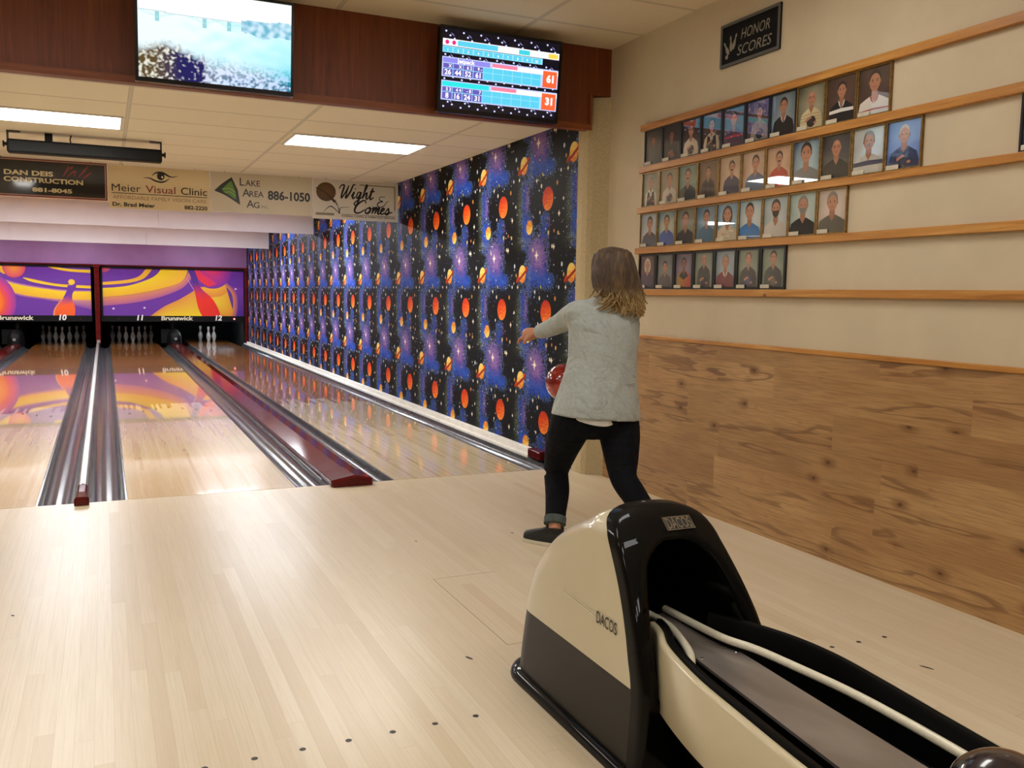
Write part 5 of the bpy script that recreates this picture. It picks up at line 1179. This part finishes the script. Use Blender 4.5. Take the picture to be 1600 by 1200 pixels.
# =================================================================== the bowler
def build_person():
    t = thing('person', 'person seen from behind in a pale grey-green sweater and dark trousers, striding towards the lanes', 'person', (2.25, -1.95, 0))
    sk = 'skin'
    S = lambda pts, n=6: spline([Vector(p) for p in pts], n)
    def limb(mb, pts, n=16, sub=5):
        P = S([p[:3] for p in pts], sub); R = [r.x for r in spline([Vector((p[3], 0)) for p in pts], sub)]
        mb.tube(P, R, n)
    def hand(mb, w, d, palm, side, curl, spread=1.0):
        """wrist point, pointing direction, palm normal, thumb side (+1/-1), finger curl in radians per joint"""
        d = Vector(d).normalized(); p = (Vector(palm) - d * Vector(palm).dot(d)).normalized(); s = d.cross(p) * side; w = Vector(w)
        mb.tube([w - d * 0.03, w, w + d * 0.03, w + d * 0.06, w + d * 0.085], [0.024, 0.026, 0.036, 0.040, 0.036], 14, flat=1.0)
        for off, ln, r in ((0.030, 0.070, 0.0088), (0.010, 0.080, 0.0092), (-0.011, 0.074, 0.0088), (-0.030, 0.058, 0.0080)):
            q = w + d * 0.078 + s * off; dd = (d + s * off * 1.5 * spread).normalized(); pts = [q - dd * 0.02, q]; rr = [r, r]
            for k, f in enumerate((0.45, 0.31, 0.24)):
                a = curl * (0.8 + 0.25 * k); dd = (dd * math.cos(a) + p * math.sin(a)).normalized(); q = q + dd * ln * f; pts.append(q); rr.append(r * (0.95 - 0.1 * k))
            mb.tube(pts, rr, 10)
        q = w + d * 0.02 + s * 0.026; dd = (d * 0.75 + s * 0.55 + p * 0.35).normalized(); pts = [q - dd * 0.015, q]; rr = [0.013, 0.0125]
        for f, a in ((0.030, 0.15), (0.026, 0.25), (0.022, 0.25)):
            dd = (dd * math.cos(a) + (p * 0.5 - s * 0.5 + d * 0.3).normalized() * math.sin(a)).normalized(); q = q + dd * f; pts.append(q); rr.append(rr[-1] * 0.9)
        mb.tube(pts, rr, 10)
    LS, LE, LW = (2.195, -1.885, 1.245), (2.205, -1.665, 1.186), (2.150, -1.475, 1.122)
    RS, RE, RW = (2.500, -1.885, 1.240), (2.525, -1.735, 0.990), (2.435, -1.620, 0.835)
    LH, LK, LA = (2.150, -1.93, 0.70), (2.160, -1.735, 0.365), (2.060, -1.925, 0.085)
    RH, RK, RA = (2.410, -1.945, 0.70), (2.368, -2.105, 0.385), (2.435, -2.365, 0.155)
    HC = Vector((2.400, -1.855, 1.478))
    b = MB()
    # one continuous body: trunk, neck, head, limbs, hands and feet
    b.rings([[(cx + rx * math.cos(2 * PI * i / 24), cy + ry * math.sin(2 * PI * i / 24), z) for i in range(24)] for cx, cy, rx, ry, z in
             ((2.28, -1.93, 0.10, 0.07, 0.62), (2.28, -1.93, 0.19, 0.115, 0.70), (2.285, -1.93, 0.19, 0.115, 0.78), (2.31, -1.92, 0.15, 0.095, 0.92), (2.335, -1.905, 0.150, 0.100, 1.05), (2.345, -1.895, 0.170, 0.105, 1.16), (2.35, -1.885, 0.165, 0.085, 1.24), (2.36, -1.88, 0.09, 0.06, 1.30))])
    b.tube([(2.355, -1.885, 1.26), (2.370, -1.875, 1.34), (2.392, -1.865, 1.43)], [0.062, 0.052, 0.056], 16)
    b.ell(HC, (0.074, 0.094, 0.112), 24, 16); b.ell(HC + Vector((0, 0.022, -0.055)), (0.057, 0.070, 0.062), 20, 12); b.ell(HC + Vector((0, 0.062, -0.095)), (0.026, 0.026, 0.020), 14, 10)
    b.tube([HC + Vector((0, 0.088, 0.010)), HC + Vector((0, 0.102, -0.015)), HC + Vector((0, 0.110, -0.033))], [0.009, 0.012, 0.014], 12)
    b.ell(HC + Vector((0, 0.088, 0.026)), (0.052, 0.014, 0.010), 14, 8); b.ell(HC + Vector((0, 0.090, -0.066)), (0.024, 0.012, 0.010), 12, 8)
    for e in (-1, 1): b.ell(HC + Vector((e * 0.076, 0.000, -0.012)), (0.010, 0.020, 0.032), 12, 8)
    limb(b, [(*LS, 0.052), (*[(a + c) / 2 for a, c in zip(LS, LE)], 0.046), (*LE, 0.038), (*[(a + c) / 2 for a, c in zip(LE, LW)], 0.034), (*LW, 0.026)])
    limb(b, [(*RS, 0.052), (*[(a + c) / 2 for a, c in zip(RS, RE)], 0.046), (*RE, 0.038), (*[(a + c) / 2 for a, c in zip(RE, RW)], 0.034), (*RW, 0.026)])
    hand(b, LW, (-0.42, 0.86, -0.20), (0.3, 0.0, -1.0), 1, 0.38)
    hand(b, RW, (-0.75, 0.15, -0.62), (-0.55, 0.0, 0.85), -1, 0.30)
    for H, K, A in ((LH, LK, LA), (RH, RK, RA)):
        limb(b, [(H[0], H[1], H[2], 0.090), (*[(a + c) / 2 for a, c in zip(H, K)], 0.076), (*K, 0.055), (*[a * 0.65 + c * 0.35 for a, c in zip(K, A)], 0.053), (*[a * 0.2 + c * 0.8 for a, c in zip(K, A)], 0.036), (*A, 0.036)])
    fd = Vector((-0.57, 0.82, 0)).normalized()
    A = Vector(LA); b.tube([A + Vector((0, 0, 0.0)) - fd * 0.025 + Vector((0, 0, -0.045)), A + fd * 0.02 - Vector((0, 0, 0.045)), A + fd * 0.09 - Vector((0, 0, 0.052)), A + fd * 0.165 - Vector((0, 0, 0.060))], [0.02, 0.026, 0.022, 0.014], 14)
    A2 = Vector(RA); f2 = Vector((-0.08, 0.72, -0.68)).normalized(); b.tube([A2 - f2 * 0.05 + Vector((0, -0.03, -0.01)), A2 + f2 * 0.02 + Vector((0, -0.03, 0)), A2 + f2 * 0.11 + Vector((0, -0.02, 0.0)), A2 + Vector((-0.01, 0.155, -0.130))], [0.028, 0.033, 0.03, 0.018], 14)
    b.build('body', sk, t, fuse=0.0065, soft=3)
    for e in (-1, 1):
        m = MB(); m.ell(HC + Vector((e * 0.031, 0.082, 0.010)), (0.013, 0.010, 0.008), 12, 8); eye = m.build('eye', 'eye white', t, smooth=True)
        m = MB(); m.ell(HC + Vector((e * 0.031, 0.0905, 0.010)), (0.006, 0.003, 0.006), 10, 6); m.build('iris', 'eye dark', eye, smooth=True)
    m = MB(); m.ell(HC + Vector((0, 0.100, -0.066)), (0.022, 0.005, 0.007), 12, 6); m.build('lips', 'lip', t, smooth=True)
    # sweater
    s = MB(); prof = [(2.292, -1.936, 0.250, 0.180, 0.690, -0.08), (2.296, -1.936, 0.243, 0.174, 0.74, -0.08), (2.305, -1.932, 0.226, 0.154, 0.82, -0.06), (2.320, -1.925, 0.207, 0.135, 0.92, -0.04), (2.333, -1.915, 0.196, 0.128, 1.01, 0.0),
                      (2.343, -1.905, 0.202, 0.128, 1.10, 0.0), (2.350, -1.895, 0.208, 0.122, 1.185, 0.0), (2.350, -1.888, 0.200, 0.108, 1.245, 0.0), (2.352, -1.884, 0.168, 0.088, 1.288, 0.02), (2.358, -1.880, 0.105, 0.070, 1.322, 0.05), (2.364, -1.878, 0.066, 0.062, 1.338, 0.05)]
    rs = []
    for k, (cx, cy, rx, ry, z, ti) in enumerate(prof):
        ring = []
        for i in range(48):
            q = 2 * PI * i / 48; fold = 1 + (0.022 * math.sin(q * 5 + 0.6) + 0.014 * math.sin(q * 9 + k * 0.5)) * max(0, (1.0 - z) * 2.6)
            x = cx + rx * fold * math.copysign(abs(math.cos(q)) ** 0.9, math.cos(q)); y = cy + ry * fold * math.copysign(abs(math.sin(q)) ** 0.9, math.sin(q)); ring.append((x, y, z + ti * (x - cx)))
        rs.append(ring)
    s.rings(rs)
    limb(s, [(2.245, -1.89, 1.250, 0.070), (*LS, 0.070), (2.200, -1.78, 1.220, 0.066), (*LE, 0.057), (2.18, -1.565, 1.150, 0.049), (LW[0] + 0.004, LW[1] - 0.012, LW[2] + 0.004, 0.041)], 20)
    limb(s, [(2.45, -1.89, 1.240, 0.070), (*RS, 0.068), (2.518, -1.81, 1.11, 0.062), (*RE, 0.056), (2.475, -1.68, 0.905, 0.048), (RW[0] + 0.012, RW[1] - 0.012, RW[2] + 0.015, 0.040)], 20)
    s.build('sweater', 'knit grey', t, fuse=0.008, soft=4)
    u = MB(); rs = []
    for cx, rx, ry, z, ti in ((2.27, 0.155, 0.135, 0.80, -0.04), (2.255, 0.165, 0.146, 0.73, -0.04), (2.245, 0.165, 0.158, 0.668, -0.06), (2.245, 0.160, 0.154, 0.662, -0.06)):
        rs.append([(cx + rx * math.cos(2 * PI * i / 40), -1.935 + ry * (1 + 0.03 * math.sin(i * 1.3)) * math.sin(2 * PI * i / 40), z + ti * rx * math.cos(2 * PI * i / 40) + 0.035 * abs(math.cos(2 * PI * i / 40)) ** 2 * (1 if z < 0.75 else 0)) for i in range(40)])
    u.rings(rs, True, False, False); un = u.build('undershirt', 'white cloth', t, smooth=True)
    # trousers
    p = MB()
    p.rings([[(cx + rx * math.cos(2 * PI * i / 28), -1.935 + ry * math.sin(2 * PI * i / 28), z) for i in range(28)] for cx, rx, ry, z in ((2.275, 0.11, 0.09, 0.580), (2.275, 0.20, 0.130, 0.625), (2.278, 0.225, 0.146, 0.68), (2.285, 0.215, 0.142, 0.76), (2.295, 0.19, 0.125, 0.84))])
    limb(p, [(2.165, -1.93, 0.70, 0.118), (2.145, -1.88, 0.60, 0.108), (2.150, -1.80, 0.48, 0.088), (*LK, 0.070), (2.135, -1.80, 0.27, 0.067), (2.095, -1.865, 0.18, 0.058), (2.072, -1.900, 0.128, 0.056)], 20)
    limb(p, [(2.405, -1.945, 0.70, 0.120), (2.405, -1.99, 0.60, 0.112), (2.385, -2.05, 0.48, 0.092), (*RK, 0.072), (2.382, -2.18, 0.315, 0.067), (2.410, -2.275, 0.232, 0.056), (2.426, -2.33, 0.186, 0.053)], 20)
    tr = p.build('trousers', 'dark denim', t, fuse=0.008, soft=4)
    for q0, q1 in (((2.082, -1.886, 0.150), (2.068, -1.906, 0.112)), ((2.418, -2.30, 0.210), (2.429, -2.338, 0.178))):
        c = MB(); a, d = Vector(q0), Vector(q1); c.tube([a, a.lerp(d, 0.08), d - (d - a) * 0.06, d], [0.055, 0.0605, 0.0605, 0.054], 20); c.build('cuff', 'denim cuff', tr, smooth=True, auto=50)
    # shoes
    def shoe(origin, fwd, up):
        o = Vector(origin); f = Vector(fwd).normalized(); uu = Vector(up).normalized(); sd = f.cross(uu).normalized(); uu = sd.cross(f).normalized()
        P = lambda a, b, c: o + f * a + sd * b + uu * c
        def plan(k, a0=-0.055, a1=0.19):
            out = []
            for i in range(28):
                q = 2 * PI * i / 28; a = (a0 + a1) / 2 + (a1 - a0) / 2 * math.cos(q); w = 0.031 + 0.014 * (0.5 + 0.5 * math.cos(q - 0.7)); out.append((a, w * math.copysign(abs(math.sin(q)) ** 0.75, math.sin(q)) * k))
            return out
        sh = MB(); rs = []
        for c, k, sh_a, top in ((0.018, 1.0, 0, 0), (0.032, 1.02, 0, 0), (0.048, 0.97, -0.004, 0), (0.060, 0.86, -0.012, 0)):
            rs.append([P(a + (sh_a if a > 0.1 else 0), b * k, c + (0.012 if a < 0.04 else 0.0) * (c > 0.04)) for a, b in plan(1.0)])
        for c, a1, k in ((0.074, 0.135, 0.84), (0.088, 0.080, 0.90), (0.100, 0.055, 0.98), (0.104, 0.050, 0.98)):
            rs.append([P(a, b * k, c) for a, b in plan(0.9, -0.052, a1)])
        for c, a1, k in ((0.100, 0.044, 0.86), (0.07, 0.036, 0.80)): rs.append([P(a, b * k, c) for a, b in plan(0.9, -0.045, a1)])
        sh.rings(rs, True, True, True); so = sh.build('shoe', 'shoe black', t, smooth=True, auto=60)
        m = MB(); m.rings([[P(a * 1.0, b * k, c) for a, b in plan(1.0, -0.058, 0.194)] for c, k in ((0.0, 0.96), (0.004, 1.02), (0.016, 1.05), (0.022, 1.03))]); m.build('sole', 'shoe sole', so, smooth=True, auto=50)
        for k in range(4): m = MB(); a = 0.052 + k * 0.02; m.tube([P(a, -0.028, 0.068 - k * 0.003), P(a + 0.004, 0, 0.080 - k * 0.005), P(a, 0.028, 0.068 - k * 0.003)], 0.0032, 8); m.build('lace', 'shoe lining', so, smooth=True)
    shoe((LA[0], LA[1], 0.0), fd, (0, 0, 1))
    shoe((2.437, -2.418, 0.108), (-0.06, 0.80, -0.55), (0, 0.5, 0.85))
    # hair: a full cap with locks swinging to the left
    h = MB(); cap = [(2.400, -1.870, 0.010, 0.010, 1.603), (2.400, -1.872, 0.055, 0.060, 1.594), (2.400, -1.878, 0.090, 0.095, 1.570), (2.400, -1.884, 0.106, 0.110, 1.530), (2.402, -1.892, 0.118, 0.113, 1.480), (2.404, -1.902, 0.130, 0.108, 1.430), (2.412, -1.918, 0.136, 0.098, 1.380), (2.430, -1.935, 0.118, 0.082, 1.335), (2.445, -1.945, 0.085, 0.06, 1.305)]
    cz = smooth = None
    rs = []
    for cx, cy, rx, ry, z in cap: rs.append([(cx + rx * (1 + 0.035 * math.sin(9 * q + z * 20) + 0.02 * math.sin(17 * q)) * math.cos(q), cy + ry * (1 + 0.035 * math.sin(9 * q + z * 20)) * math.sin(q), z) for q in [2 * PI * i / 56 for i in range(56)]])
    h.rings(rs)
    r3 = random.Random(11)
    def capat(z):
        for a, c in zip(cap, cap[1:]):
            if a[4] >= z >= c[4]:
                k = (a[4] - z) / (a[4] - c[4]); return [u + (v - u) * k for u, v in zip(a, c)]
        return cap[-1]
    for i in range(300):
        q = PI * (1.02 + 0.96 * r3.random()) if r3.random() < 0.85 else 2 * PI * r3.random()
        if 0.3 * PI < q < 0.7 * PI: continue
        pts = []; rad = []; z0 = 1.585 - 0.03 * r3.random(); z1 = 1.285 + 0.11 * r3.random() ** 1.5; w = 0.0035 + 0.004 * r3.random(); dq = (r3.random() - 0.5) * 0.5; n = 9
        for k in range(n):
            z = z0 + (z1 - z0) * k / (n - 1); cx, cy, rx, ry, _ = capat(z); qq = q + dq * k / n; g = 1.0 + 0.03 * r3.random()
            pts.append((cx + rx * g * math.cos(qq), cy + ry * g * math.sin(qq), z)); rad.append(w * (1.0 if k < n - 2 else 0.6))
        x, y, z = pts[-1]; side_ = (x - 2.42) / 0.13
        ex = (-0.05 * r3.random() if side_ < -0.3 and r3.random() < 0.6 else 0.03 * (r3.random() - 0.45))
        pts.append((x + ex, y - 0.008 - 0.012 * r3.random(), z - 0.030 - 0.02 * r3.random())); rad.append(w * 0.4)
        pts.append((x + ex * 2.0, y - 0.012, z - 0.045 - 0.02 * r3.random())); rad.append(w * 0.1)
        h.tube(S(pts, 3), [rad[min(int(j / 3), len(rad) - 1)] for j in range(len(pts) * 3 - 2)], 6)
    h.build('hair', 'hair', t, smooth=True, auto=0)
    ball = MB(); ball.ell((2.270, -1.600, 0.845), (0.1085, 0.1085, 0.1085), 40, 28)
    tag(ball.build('bowling_ball', 'ball red', smooth=True), 'red bowling ball held in front of the bowler, showing past the left hip', 'bowling ball')
build_person()
